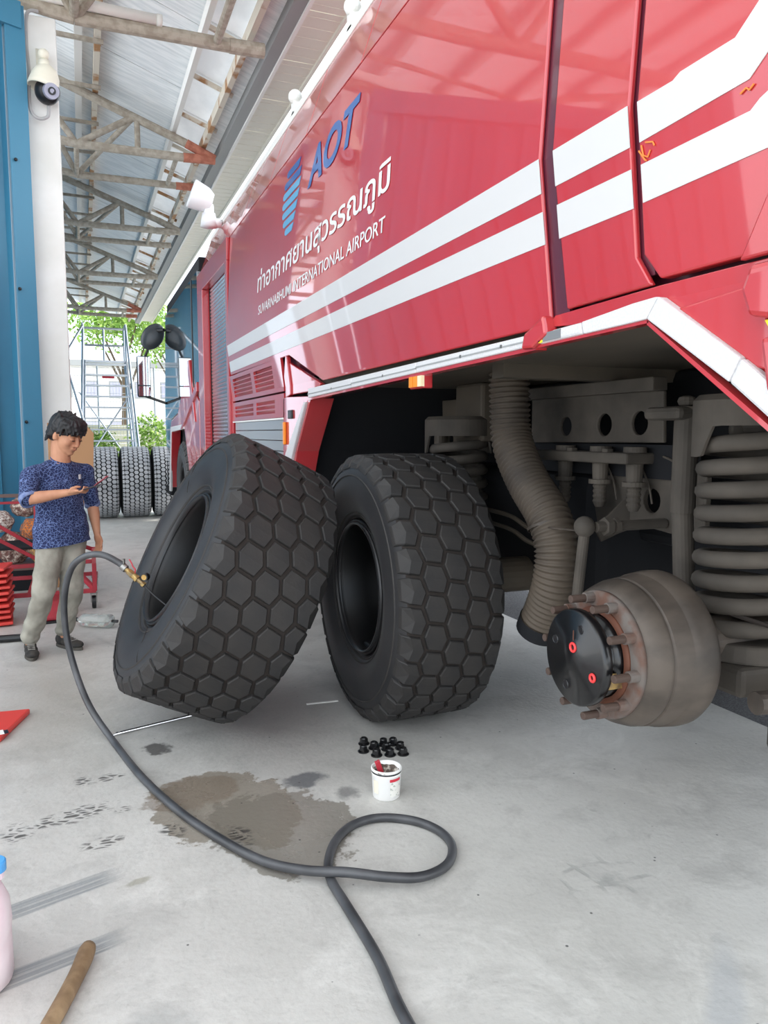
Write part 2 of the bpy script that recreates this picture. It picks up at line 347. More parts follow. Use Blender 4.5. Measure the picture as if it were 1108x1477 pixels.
def poly_prism(bm, pts, ax, t, holes=()):
    """polygon of 3-D points pushed by vector ax*t; holes: loops of 3-D points"""
    ax = Vector(ax); loops = [pts] + list(holes); es = []; L = []
    for lp in loops:
        vs = [bm.verts.new(p) for p in lp]; L.append(vs)
        es += [bm.edges.new((vs[i], vs[(i + 1) % len(vs)])) for i in range(len(vs))]
    if holes: fs = [g for g in bmesh.ops.triangle_fill(bm, edges=es, use_beauty=True)['geom'] if isinstance(g, bmesh.types.BMFace)]
    else: fs = [bm.faces.new(L[0])]
    r = bmesh.ops.extrude_face_region(bm, geom=fs)
    vs = [g for g in r['geom'] if isinstance(g, bmesh.types.BMVert)]
    bmesh.ops.translate(bm, vec=ax * t, verts=vs)
ROTX = Matrix.Rotation(-pi / 2, 4, 'Y')      # local +Z axis -> world -X (out of the truck's left side)

def Xs(z):                                   # the truck's side in cross-section
    if z > 2.31: return 1.30 + (z - 2.31) * .062
    return 1.30 + (2.31 - max(z, 1.83)) * .12
def side_bm(poly, t=.03, off=0., holes=(), flat=None):
    bm = B(); pts = [Vector((0, y, z)) for y, z in poly]
    vs = [bm.verts.new(p) for p in pts]
    if holes:
        es = [bm.edges.new((vs[i], vs[(i + 1) % len(vs)])) for i in range(len(vs))]
        for h in holes:
            hv = [bm.verts.new((0, y, z)) for y, z in h]; es += [bm.edges.new((hv[i], hv[(i + 1) % len(hv)])) for i in range(len(hv))]
        bmesh.ops.triangle_fill(bm, edges=es, use_beauty=True)
    else: bm.faces.new(vs)
    for z in (2.31, 1.83):
        bmesh.ops.bisect_plane(bm, geom=bm.verts[:] + bm.edges[:] + bm.faces[:], plane_co=(0, 0, z), plane_no=(0, 0, 1), dist=1e-5)
    for v in bm.verts: v.co.x = (Xs(v.co.z) if flat is None else flat) - off
    r = bmesh.ops.extrude_face_region(bm, geom=bm.faces[:])
    bmesh.ops.translate(bm, vec=(t, 0, 0), verts=[g for g in r['geom'] if isinstance(g, bmesh.types.BMVert)])
    return bm
def plate(name, poly, mt, parent, t=.03, off=0., bevel=.006, label=None, holes=(), smooth=False, flat=None):
    return obj(name, side_bm(poly, t, off, holes, flat), mt, parent, bevel=bevel, label=label)
def text_mesh(name, body, mt, parent, y0, z0, height, width, off=.003, bold=0., shear=0., label=None, thick=.0012):
    c = bpy.data.curves.new('t', 'FONT'); c.body = body; c.size = 1; c.offset = bold; c.shear = shear; c.resolution_u = 4
    c.extrude = .01
    o = bpy.data.objects.new('t', c); COL.objects.link(o); dg = bpy.context.evaluated_depsgraph_get(); dg.update()
    me = bpy.data.meshes.new_from_object(o.evaluated_get(dg)); bpy.data.objects.remove(o)
    xs = [v.co.x for v in me.vertices]; x0, x1 = min(xs), max(xs); sx = width / (x1 - x0); sy = height / .73
    for v in me.vertices:
        z = z0 + v.co.y * sy; v.co = Vector((Xs(z) - off - (thick if v.co.z > 0 else 0), y0 - (v.co.x - x0) * sx, z))
    me.materials.clear(); return link(name, me, mt, parent, label=label)
def hexnut(bm, p0, p1, r): rod(bm, p0, p1, r, seg=6)

# ------------------------------------------------------------------ ground
bm = B(); box(bm, -14, 3.22, -6, 27, -.3, 0); fl = obj('floor', bm, 'concrete', kind='structure')
bm = B(); box(bm, 3.22, 40, -30, 80, -.32, -.02); tag(obj('pavement', bm, 'asphalt'), kind='structure')
bm = B(); box(bm, -30, 3.22, 27, 80, -.32, -.02); tag(obj('yard', bm, mat('pale_concrete', rgb(206, 204, 198), .8, col2=rgb(190, 188, 182), nscale=.7)), kind='structure')
bm = B(); box(bm, -30, 3.22, -30, -6, -.32, -.02); link_ = obj('apron', bm, 'pale_concrete'); tag(link_, kind='structure')

# ------------------------------------------------------------------ canopy roof
ZR = lambda x: 6.2 + .36 * (2.26 - x)
ceil = empty('ceiling'); ceil['kind'] = 'structure'
Y0, Y1 = -1.0, 34.0
yy = Y0; k = 0; SH = .92
def slab(x0, x1, y0, y1, t, dz):
    bm = B(); a = atan2(.36, 1)
    pts = [(x0, y0, ZR(x0) + dz), (x1, y0, ZR(x1) + dz), (x1, y0, ZR(x1) + dz + t), (x0, y0, ZR(x0) + dz + t)]
    poly_prism(bm, pts, (0, 1, 0), y1 - y0); return bm
while yy < Y1:
    obj('deck_sheet', slab(-7.5, 1.60, yy, yy + SH - .012, .012, .002 + .004 * (k % 2)), 'deck', ceil); k += 1
    yy += SH
for i in range(26):
    y = -1 + i * 1.36
    obj('skylight_pane', slab(1.58, 2.06, y - .01, y + 1.37, .012, .035 + .014 * (i % 2)), 'translucent_sheet', ceil)
    bm = B(); beam(bm, (1.55, y, ZR(1.55) - .03), (2.16, y, ZR(2.16) - .03), .05, .05); obj('cross_brace', bm, 'purlin_rust', ceil)
obj('roof_skin', slab(-7.5, 1.57, Y0, Y1, .02, .03), 'gutter', ceil)
obj('eave_sheet', slab(2.04, 2.3, Y0, Y1, .03, 0), 'deck', ceil)
for x, w, mt in ((.16, .10, 'purlin_white'), (.40, .08, 'purlin_rust'), (1.56, .07, 'purlin_white'), (2.03, .07, 'purlin_rust'), (-1.3, .1, 'purlin_white'), (-2.8, .1, 'purlin_white'), (-4.4, .1, 'purlin_white'), (-6., .1, 'purlin_white')):
    bm = B(); box(bm, x - w / 2, x + w / 2, Y0, Y1, ZR(x) - .17, ZR(x) - .02); obj('purlin', bm, mt, ceil)
for i in range(16):
    y = 9.9 + i * 1.45
    bm = B(); beam(bm, (-2.8, y, ZR(.2) - .19), (.47, y, ZR(.4) - .2), .05, .05); rod(bm, (.45, y, ZR(.4) - .22), (.45, y + .45, ZR(.4) - .05), .006, seg=6)
    obj('sag_rod', bm, 'truss_steel', ceil)
bm = B(); box(bm, -7.55, -7.4, Y0, Y1, ZR(-7.5) - .2, ZR(-7.5) + .1); obj('ridge_beam', bm, 'purlin_white', ceil)
g = B(); box(g, 2.27, 2.42, Y0, Y1, 6.06, 6.3); tag(obj('trim_1', g, 'gutter'), kind='structure')
sof = empty('trim_2'); sof['kind'] = 'structure'
bm = B(); box(bm, 2.42, 2.46, Y0, Y1, 6.03, 6.3); obj('edge_strip', bm, 'purlin_white', sof)
for i in range(29):
    y = Y0 + i * 1.2; bm = B(); box(bm, 2.46, 2.93, y + .008, y + 1.192, 6.14, 6.18)
    for j in range(5): box(bm, 2.462, 2.928, y + .12 + j * .235, y + .128 + j * .235, 6.135, 6.14)
    obj('soffit_panel', bm, 'soffit', sof)
bm = B(); box(bm, 2.92, 2.96, Y0, Y1, 6.1, 6.5); obj('fascia_board', bm, 'soffit', sof)

def truss(yc, yb, label, tip='primer_red', f_=1.1):
    t = thing('roof_truss', label, 'truss', (0, yc, 5.95))
    def part(n, a, b, r, mt='truss_steel', seg=12):
        r *= f_
        bm = B(); rod(bm, (a[0], a[1] - yc, a[2] - 5.95), (b[0], b[1] - yc, b[2] - 5.95), r, seg=seg); obj(n, bm, mt, t, smooth=False)
    tc = lambda x: (x, yc, ZR(x) - .24)
    zb = 5.92
    part('top_chord', tc(-7.3), tc(1.75), .06); part('chord_tip', tc(1.75), (2.2, yc, zb + .03), .065, tip)
    part('bottom_chord', (-7.3, yc, zb + .9), (.1, yc, zb), .06); part('bottom_chord', (.1, yc, zb), (1.7, yc, zb), .06)
    part('chord_tip', (1.7, yc, zb), (2.2, yc, zb + .02), .066, tip)
    part('bottom_chord', (-7.3, yb, zb + .9), (.1, yb, zb), .055); part('bottom_chord', (.1, yb, zb), (1.75, yb, zb), .055)
    part('chord_tip', (1.75, yb, zb), (2.15, yb, zb + .01), .06, tip)
    part('web', (.1, yc, zb), tc(.95), .045); part('web', (1.0, yc, zb), tc(1.0), .04)
    part('web', (.1, yc, zb), tc(-.7), .045); part('web', (.1, yb, zb), tc(.95), .04); part('web', (.1, yb, zb), tc(-.7), .04)
    part('web', (-1.6, yc, zb + .2), tc(-.7), .045); part('web', (-1.6, yc, zb + .2), tc(-2.5), .045)
    part('web', (.1, yc, zb), (.1, yb, zb), .035); part('web', (1.6, yc, zb), (1.6, yb, zb), .035)
    return t
tr = truss(7.75, 9.25, 'nearest roof truss of thick dusty pipes crossing the top of the photo', 'truss_steel', 1.35)
bm = B(); rod(bm, (-1.2, 1.42, .11), (.98, 1.42, .06), .055, seg=16); rod(bm, (.94, 1.42, .06), (1.0, 1.42, .06), .062, seg=16); obj('white_conduit', bm, 'white_plastic', tr, smooth=True, label='white pipe strapped along the dusty chord')
truss(13.1, 14.6, 'second roof truss from the camera, with orange primed tips above the white lamp')
truss(17.9, 19.2, 'third roof truss from the camera, running behind the camera pillar to the gutter', 'truss_steel')
truss(23.2, 24.6, 'fourth roof truss from the camera, with crossed webs near the cab', 'truss_steel')
truss(29.6, 31.0, 'farthest roof truss, with orange tips in front of the green trees')

# ------------------------------------------------------------------ column and blue walls
bm = B(); box(bm, -.42, -.09, 9.24, 9.6, 0, 5.86); tag(obj('column', bm, 'white_column', bevel=.01), 'tall white square pillar beside the blue corrugated wall, carrying the dome camera', 'pillar')
for x in (-.36, -.25, -.15):
    pass
def ribbed(bm, p0, p1, z0, z1, pitch=.25, d=.05, n_=None):
    p0 = Vector(p0); p1 = Vector(p1); dr = (p1 - p0); L = dr.length; dr.normalize(); nm = Vector((dr.y, -dr.x, 0))
    prof = []; s = 0
    while s < L:
        for a, h in ((0, 0), (.14, 0), (.165, d), (.225, d)): 
            if s + a * pitch / .25 <= L: prof.append((s + a * pitch / .25, h))
        s += pitch
    prof.append((L, 0))
    lo = [bm.verts.new(p0 + dr * a + nm * h + Vector((0, 0, z0))) for a, h in prof]; hi = [bm.verts.new(p0 + dr * a + nm * h + Vector((0, 0, z1))) for a, h in prof]
    for i in range(len(lo) - 1): bm.faces.new((lo[i], lo[i + 1], hi[i + 1], hi[i]))
wl = empty('wall_left'); wl['kind'] = 'structure'
a = Vector((-.47, 9.12, 0)); dv = Vector((-.906, -.42, 0)); nv = Vector((.42, -.906, 0))
bm = B(); ribbed(bm, a + dv * 5, a + dv * .16, 0, 5.78, .29, .06); obj('corrugated_sheet', bm, 'blue_sheet', wl, recalc=False)
bm = B(); beam(bm, a + dv * .04 + nv * .03, a + dv * .04 + nv * .03 + Vector((0, 0, 5.85)), .2, .1, up=(nv.x, nv.y, 0)); obj('corner_flashing', bm, 'blue_trim', wl, bevel=.004)
bm = B(); beam(bm, a + dv * 5 + nv * .05 + Vector((0, 0, 5.74)), a - dv * .02 + nv * .05 + Vector((0, 0, 5.74)), .12, .26); obj('top_flashing', bm, 'blue_trim', wl, bevel=.004)
bm = B(); box(bm, 0, 0, 0, 0, 0, 0); bm.free(); bm = B()
for s, z in ((.12, 1.62), (.45, 5.62), (.1, 4.3), (.12, 3.0), (.8, 5.62)): sph(bm, a + dv * s + nv * .1 + Vector((0, 0, z)), .018, 10, 6)
obj('screw_head', bm, 'black_steel', wl)
ws = empty('wall_side'); ws['kind'] = 'structure'
bm = B(); ribbed(bm, (-.85, 14.0, 0), (-.85, 37, 0), 0, 6.9, .3, .06)
for v in bm.verts: pass
obj('corrugated_sheet', bm, 'blue_sheet', ws, recalc=False)
bm = B(); box(bm, -.9, -.75, 13.9, 37, 6.85, 7.0); obj('top_flashing', bm, 'blue_trim', ws)

# dome camera on the pillar
cc = thing('security_camera', 'white dome security camera with a grey lens, bracketed to the white pillar', 'camera', (-.235, 9.24, 5.16), (0, 0, radians(8)))
bm = B(); rod(bm, (0, 0, .27), (0, -.14, .27), .035); sph(bm, (0, -.15, .26), .055); rod(bm, (0, -.15, .2), (0, -.15, .12), .05, .06); box(bm, -.06, .06, -.02, 0, .17, .36); obj('bracket', bm, 'camera_white', cc, smooth=True)
bm = B(); lathe(bm, [(0, .16), (.05, .155), (.1, .12), (.135, .05), (.15, -.04), (.155, -.09), (.14, -.09), (.12, -.03), (0, .0)], 32, mtx=Matrix.Translation((0, -.15, 0)) @ Matrix.Rotation(radians(14), 4, 'Y')); obj('dome_cover', bm, 'camera_white', cc, smooth=True)
bm = B(); mm = Matrix.Translation((.02, -.16, -.11)) @ Matrix.Rotation(radians(20), 4, 'Y')
sph(bm, (0, 0, 0), (.125, .12, .13), 24, 16, mm); obj('camera_ball', bm, 'black_steel', cc, smooth=True)
bm = B(); rod(bm, (.035, -.2, -.12), (.045, -.305, -.15), .085, .075, 24); obj('lens_plate', bm, 'lens_grey', cc)
bm = B(); rod(bm, (.045, -.30, -.15), (.047, -.315, -.153), .038, seg=24); obj('lens', bm, 'black_steel', cc)
bm = B(); rod(bm, (.047, -.315, -.153), (.048, -.318, -.154), .022, seg=24); obj('lens_glass', bm, 'lens_grey', cc)
bm = B(); sweep(bm, spline([(-.02, -.05, .72), (-.13, -.04, .68), (-.15, -.03, .4), (-.14, -.06, .1), (-.15, -.08, -.2), (-.13, -.1, -.33), (-.06, -.12, -.38), (.02, -.12, -.34), (.03, -.13, -.24)], 8), .018, 8); obj('camera_cable', bm, 'cable_grey', cc, smooth=True)

# ------------------------------------------------------------------ background beyond the canopy
def foliage(bm, c, r, n, s):
    for _ in range(n):
        while 1:
            d = Vector((random.uniform(-1, 1), random.uniform(-1, 1), random.uniform(-1, 1)))
            if .35 < d.length < 1: break
        p = Vector(c) + Vector((d.x * r[0], d.y * r[1], d.z * r[2])) * (1 + .25 * noise.noise(d * 3))
        q = Matrix.Rotation(random.uniform(0, 6.28), 3, Vector((random.gauss(0, 1), random.gauss(0, 1), random.gauss(0, 1))).normalized())
        w = s * random.uniform(.6, 1.3)
        vs = [bm.verts.new(p + q @ Vector(v) * w) for v in ((-.5, 0, 0), (0, -.25, .05), (.5, 0, 0), (0, .25, .05))]; bm.faces.new(vs)
def tree(x, y, h, r, n, label, crown_z=None):
    t = thing('tree', label, 'tree', (x, y, -.02), group=None)
    bm = B(); rod(bm, (0, 0, 0), (.1, 0, h * .6), .16, .09)
    for k in range(5): a = k * 1.3; rod(bm, (.05, 0, h * (.35 + .05 * k)), (cos(a) * r * .6, sin(a) * r * .6, h * .8), .07, .03, 8)
    obj('trunk', bm, 'bark', t); bm = B()
    for k in range(6): a = k * 1.05; foliage(bm, (cos(a) * r * .5, sin(a) * r * .5, h * .82 + random.uniform(-.06, .12) * h), (r * .62, r * .62, h * .17), n // 6, .26)
    obj('crown', bm, 'leaf', t, recalc=False, kind='stuff')
tree(2.0, 40.5, 8.4, 2.4, 4200, 'leafy green tree behind the roof end, next to the white pillar')
tree(5.4, 47, 8.2, 2.6, 3600, 'leafy green tree beyond the ladder stand, near the cab mirrors')
for i, (x, y, h, lb) in enumerate(((2.35, 29.5, 2.1, 'small round green bush left of the cab, above the worn tyres'), (.6, 31.5, 1.6, 'low pale bush seen through the rungs of the ladder stand'))):
    t = thing('bush', lb, 'bush', (x, y, 0)); bm = B(); foliage(bm, (0, 0, h * .55), (.8, .5, h * .5), 1500, .16); obj('crown', bm, 'leaf', t, recalc=False, kind='stuff')
    bm = B(); rod(bm, (0, 0, -.02), (0, 0, h * .6), .05); obj('trunk', bm, 'bark', t)
bm = B(); box(bm, -.7, 9, 33.9, 34.1, -.02, 1.75); box(bm, -.7, 9, 33.85, 34.15, 1.75, 1.85); tag(obj('boundary_wall', bm, 'pale_wall'), 'low pale yellow boundary wall across the far end of the yard', 'wall')
fn = thing('wire_fence', 'tall pale wire fence with thin posts beyond the ladder stand', 'fence', (0, 33.3, 0))
for i in range(8):
    bm = B(); rod(bm, (-.4 + i * 1.1, 0, -.02), (-.4 + i * 1.1, 0, 4.2), .035, seg=8); obj('post', bm, 'fence_wire', fn)
bm = B()
for i in range(12): rod(bm, (-.4, 0, .4 + i * .34), (6.75, 0, .4 + i * .34), .009, seg=5)
for i in range(60): rod(bm, (-.4 + i * .12, 0, 0), (-.4 + i * .12, 0, 4.1), .006, seg=5)
obj('mesh', bm, 'fence_wire', fn, kind='stuff')
bd = thing('distant_building', 'pale flat building far behind the fence, daylight haze painted into its pale windows', 'building', (3, 58, -.02))
bm = B(); box(bm, -7, 8, 0, 8, 0, 6.2); obj('walls', bm, 'white_column', bd); bm = B(); box(bm, -7.3, 8.3, -.4, 8.4, 6.2, 6.6); obj('roof', bm, 'gutter', bd)
for i in range(8):
    for z in (1.2, 4.0):
        bm = B(); box(bm, -6.3 + i * 1.75, -5.2 + i * 1.75, -.04, .02, z, z + 1.2); w_ = obj('window', bm, 'gutter', bd); bm = B(); box(bm, -6.2 + i * 1.75, -5.3 + i * 1.75, -.06, -.03, z + .1, z + 1.1); obj('pane', bm, 'lens_grey', w_)  # frame and pane greys kept pale, daylight haze put into their colour

# aluminium ladder stand
st = thing('ladder_stand', 'tall aluminium ladder stand with wide rungs behind the row of worn tyres', 'ladder', (.66, 20, 0))
def al(n, *segs, r=.03):
    bm = B()
    for p, q in segs: rod(bm, p, q, r, seg=8)
    obj(n, bm, 'aluminium', st)
for s in (-1, 1):
    bm = B(); beam(bm, (s * .66, -.5, 0), (s * .50, 1.3, 3.35), .05, .12); obj('stringer', bm, 'aluminium', st)
    al('handrail', ((s * .66, -.5, .9), (s * .52, 1.3, 4.25)), ((s * .52, 1.3, 3.35), (s * .52, 1.3, 4.3)), ((s * .66, -.5, 0), (s * .66, -.5, .95)), ((s * .52, 1.3, 4.3), (s * .52, 2.2, 4.3)), ((s * .52, 2.2, 4.3), (s * .52, 2.2, 3.3)))
    al('rear_leg', ((s * .72, 2.2, .1), (s * .52, 2.2, 3.35)), ((s * .7, 2.2, .8), (s * .6, .4, 1.6)))
for i in range(12):
    f = (i + .7) / 12; bm = B(); w = .66 - .16 * f; box(bm, -w, w, -.5 + 1.8 * f - .08, -.5 + 1.8 * f + .08, 3.35 * f - .02, 3.35 * f + .02); obj('tread', bm, 'aluminium', st)
bm = B(); box(bm, -.52, .52, 1.3, 2.25, 3.32, 3.38); obj('platform', bm, 'aluminium', st)
al('guard_rail', ((-.52, 2.2, 4.3), (.52, 2.2, 4.3)), ((-.52, 2.2, 3.85), (.52, 2.2, 3.85)), ((0, 2.2, 3.35), (0, 2.2, 4.3)))
al('brace', ((-.72, 2.2, .5), (.66, 2.2, 2.6)), ((.72, 2.2, .5), (-.66, 2.2, 2.6)), r=.02)
al('side_stay', ((-.95, -.9, 3.25), (-.30, -.6, .55)), ((-.95, -.9, 3.25), (-.52, 1.3, 4.25)), r=.03)
bm = B(); box(bm, -.1, .2, 1.27, 1.29, 2.92, 3.02); obj('red_notice', bm, 'label_red', st)
for s in (-1, 1):
    for y in (-.4, 2.2):
        bm = B(); rod(bm, (s * .72 - .03, y, .1), (s * .72 + .03, y, .1), .1, seg=16); obj('caster', bm, 'black_steel', st)

# ------------------------------------------------------------------ big tyres with single tread blocks
TP = 32
def crown(R, z, hw): 
    a = abs(z) / hw
    return R - .006 * a * a - (.05 * (a - .86) / .14 if a > .86 else 0)
def block_mesh(R, hw, poly, gd, key, ins=.005):
    """poly: (t, z) points around the block, t = arc length along the tread"""
    bm = B(); n_ = len(poly); ct = sum(p[0] for p in poly) / n_; cz = sum(p[1] for p in poly) / n_
    def P(t, z, dr): r = crown(R, z, hw) + dr; a = t / R; return (r * cos(a), r * sin(a), z)
    def sc(p, d):
        v = Vector((p[0] - ct, p[1] - cz)); L = v.length; v *= (L - d) / L; return ct + v.x, cz + v.y
    lo = [bm.verts.new(P(*p, -gd)) for p in poly]; mid = [bm.verts.new(P(*sc(p, ins * .6), -.005)) for p in poly]
    top = [bm.verts.new(P(*sc(p, ins * 1.5), 0)) for p in poly]; c = bm.verts.new(P(ct, cz, .0))
    for i in range(n_):
        j = (i + 1) % n_
        bm.faces.new((lo[i], lo[j], mid[j], mid[i])); bm.faces.new((mid[i], mid[j], top[j], top[i])); bm.faces.new((top[i], top[j], c))
    bmesh.ops.recalc_face_normals(bm, faces=bm.faces); me = bpy.data.meshes.new(key); bm.to_mesh(me); bm.free(); me.materials.append(M('rubber')); return me
def tyre_parts(root, R=.70, hw=.29, singles=True):
    pitch = 2 * pi * R / TP; h = pitch / 2; g = .0062
    cols = []; zs = hw * .40; p_, q_ = zs * .62, zs * .38; kt = 1 - g / h; kz = 1 - g / (zs * .5); sk = .18
    hexa = [(0, -p_), (h, -q_), (h, q_), (0, p_), (-h, q_), (-h, -q_)]
    for zc, off in ((-zs, 0), (0, h), (zs, 0)): cols.append([(t * kt + off + sk * zc + sk * z * kz, zc + z * kz) for t, z in hexa])
    for s in (-1, 1):
        z1 = hw * .99; sh = [(-h * kt, zs + p_ + g * 1.3), (0, zs + q_ + g * 1.3), (h * kt, zs + p_ + g * 1.3), (h * kt, z1 * .88), (h * .8, z1), (-h * .8, z1), (-h * kt, z1 * .88)]
        cols.append([(t + h + sk * s * z, s * z) for t, z in (sh if s > 0 else sh[::-1])])
    gd = .020
    for pl in cols:
        me = block_mesh(R, hw, pl, gd, 'tread_block')
        for k in range(TP):
            o = bpy.data.objects.new('tread_block', me); COL.objects.link(o); o.parent = root; o.rotation_euler = (0, 0, 2 * pi * k / TP)
    Rb = R - .016
    pr = []
    for z in (-.26, -.22, -.12, 0, .12, .22, .26): pr.append((crown(Rb, z / .29 * hw, hw), z / .29 * hw))
    pr += [(Rb - .052, hw * .97), (Rb - .085, hw * 1.0), (Rb - .13, hw * 1.02), (.50, hw * 1.045), (.44, hw * 1.0), (.385, hw * .88), (.355, hw * .80), (.345, hw * .79), (.335, hw * .74), (.335, .05)]
    pr = [(r, -z) for r, z in reversed(pr[7:])] + pr
    core = [q for q in pr if q[0] > Rb - .03]; bm = B(); lathe(bm, core, 96); obj('tread_base', bm, 'rubber_groove', root, smooth=True)
    for nm, part_ in (('sidewall', [q for q in pr if q[1] > 0 and q[0] < Rb - .045]), ('sidewall', [q for q in pr if q[1] < 0 and q[0] < Rb - .045])):
        e_ = core[-1] if part_[0][1] > 0 else core[0]
        part_ = [e_] + part_ if part_[0][1] > 0 else part_ + [e_]
        bm = B(); lathe(bm, part_, 96); obj(nm, bm, 'rubber_wall', root, smooth=True)
    # moulded ribs on the sidewall
    bm = B()
    for s in (1,):
        for r_, zz in ((Rb - .095, 1.0), (.395, .905), (.375, .855)): lathe(bm, [(r_ + .006, s * hw * zz - .004), (r_ + .003, s * (hw * zz + .006)), (r_ - .003, s * (hw * zz + .006)), (r_ - .006, s * hw * zz - .004)], 96)
    obj('sidewall_rib', bm, 'rubber', root, smooth=True)
    return root
def rim_parts(root, hw=.29, face=.0, hub=False):
    bm = B()
    lathe(bm, [(.352, hw * .80), (.358, hw * .86), (.350, hw * .89), (.338, hw * .86), (.332, hw * .74), (.322, hw * .62), (.315, hw * .3), (.312, face + .02), (.30, face), (.15, face + .03), (.14, face - .02), (.3, face - .03), (.325, -hw * .5), (.335, -hw * .8)], 72); obj('rim', bm, 'rim_black', root, smooth=True)
    bm = B(); lathe(bm, [(.345, hw * .87), (.34, hw * .93), (.333, hw * .93), (.328, hw * .84)], 72); obj('lock_ring', bm, 'black_steel', root, smooth=True)
    for k in range(10):
        a = 2 * pi * k / 10; bm = B(); rod(bm, (.235 * cos(a), .235 * sin(a), face), (.235 * cos(a), .235 * sin(a), face + .045), .016, seg=6); obj('rim_bolt' if not hub else 'wheel_nut', bm, 'black_steel', root)

# leaning tyre
ax = Vector((-.8944, -.0656, .4425)).normalized(); q = ax.to_track_quat('Z', 'Y')
lt = thing('truck_tyre', 'huge black off-road tyre leaning on the mounted wheel, air hose clipped to its rim', 'tyre', (.65, 3.916, .768))
lt.rotation_mode = 'QUATERNION'; lt.rotation_quaternion = q
tyre_parts(lt); rim_parts(lt, face=-.06)
bm = B(); 
for k, (r1, r2) in enumerate(((.40, .62), (.42, .60), (.40, .58))):
    a = (2.2, 3.6, 5.3)[k]; sweep(bm, [((r1 + (r2 - r1) * i / 6) * cos(a + .03 * sin(i)), (r1 + (r2 - r1) * i / 6) * sin(a + .03 * sin(i)), .294 + .006 * sin(pi * i / 6)) for i in range(7)], .0016, 5)
obj('moulding_seam', bm, 'rubber_groove', lt)

# ------------------------------------------------------------------ the fire truck
T = thing('fire_truck', 'red airport fire truck with white side stripes, jacked up with its rear wheel off', 'truck', (0, 0, 0))
# body core
def section(bm, pts, y0, y1): poly_prism(bm, [(x, y0, z) for x, z in pts], (0, 1, 0), y1 - y0)
bm = B(); section(bm, [(1.42, 1.87), (1.375, 2.31), (1.40, 3.30), (1.52, 3.74), (4.08, 3.74), (4.2, 3.3), (4.225, 2.31), (4.18, 1.87)], .72, 7.38); obj('body_core', bm, 'maroon', T)
bm = B(); section(bm, [(1.50, .62), (1.50, 3.30), (1.56, 3.72), (4.08, 3.74), (4.2, 3.3), (4.225, 2.31), (4.18, .62)], 7.382, 9.36); obj('body_core', bm, 'red_dark', T)
bm = B(); section(bm, [(1.43, .62), (1.43, 1.87), (4.17, 1.87), (4.17, .62)], 5.6, 7.42); obj('lower_body', bm, 'red_dark', T)
# chamfer strip in sections along the roof edge, rail above it
y = .75
while y < 9.3:
    y2 = min(y + 1.0, 9.38); bm = B(); poly_prism(bm, [(1.36, y + .006, 3.33), (1.505, y + .006, 3.745), (1.56, y + .006, 3.745), (1.42, y + .006, 3.33)], (0, 1, 0), y2 - y - .012)
    obj('roof_edge_panel', bm, 'red_gloss', T, bevel=.004); y = y2
bm = B(); box(bm, 1.50, 1.56, .75, 9.38, 3.745, 3.80); obj('roof_rail', bm, 'white_plastic', T, bevel=.006)
bm = B(); poly_prism(bm, [(1.56, 1.2, 3.74), (1.66, 1.2, 4.02), (3.9, 1.2, 4.02), (3.98, 1.2, 3.74)], (0, 1, 0), 4.6); obj('roof_cover', bm, 'gutter', T, bevel=.01)
for y in (5.55, 4.3): bm = B(); box(bm, 1.5, 1.6, y, y + .07, 3.78, 3.9); sph(bm, (1.52, y + .03, 3.9), .05); obj('roof_bracket', bm, 'white_plastic', T)

# side panels: (y, z) outlines
plate('side_panel', [(7.36, 3.33), (.0 + 2.03, 3.33), (2.03, 2.31), (2.035, 1.83), (4.44, 1.815), (5.13, 2.025), (7.30, 2.045), (7.30, 2.31)], 'red_paint', T, t=.014)
plate('side_panel', [(1.965, 3.33), (1.63, 3.33), (1.63, 2.31), (1.635, 1.95), (1.585, 1.872), (1.95, 1.866), (1.965, 2.31)], 'red_paint', T, t=.018)
plate('side_panel', [(1.60, 3.33), (.75, 3.33), (.75, 1.87), (1.327, 1.882), (1.555, 1.882), (1.608, 1.95), (1.60, 2.31)], 'red_paint', T, t=.035)
bm = side_bm([(1.638, 3.33), (1.592, 3.33), (1.592, 1.9), (1.638, 1.9)], .01, -.0185); obj('panel_gap', bm, 'maroon', T)
bm = side_bm([(2.04, 3.33), (1.955, 3.33), (1.955, 1.83), (2.04, 1.83)], .01, -.0145); obj('panel_gap', bm, 'maroon', T)
# stripes: one piece on every panel
def stripe(poly, off=.0025, nm='white_stripe'): obj(nm, side_bm(poly, .002, off), 'white_stripe', T)
for za, zb in ((2.214, 2.312), (2.068, 2.162)):
    stripe([(7.27, za), (2.032, za), (2.032, zb), (7.27, zb)]); stripe([(1.958, za), (1.633, za), (1.633, zb), (1.958, zb)])
stripe([(1.597, 2.214), (1.262, 2.226), (1.19, 2.275), (1.08, 2.36), (1.0, 2.42), (1.0, 2.56), (1.14, 2.45), (1.24, 2.366), (1.295, 2.32), (1.452, 2.318), (1.475, 2.308), (1.597, 2.308)])
stripe([(1.597, 2.072), (1.0, 2.085), (1.0, 2.26), (1.237, 2.18), (1.262, 2.165), (1.597, 2.162)])
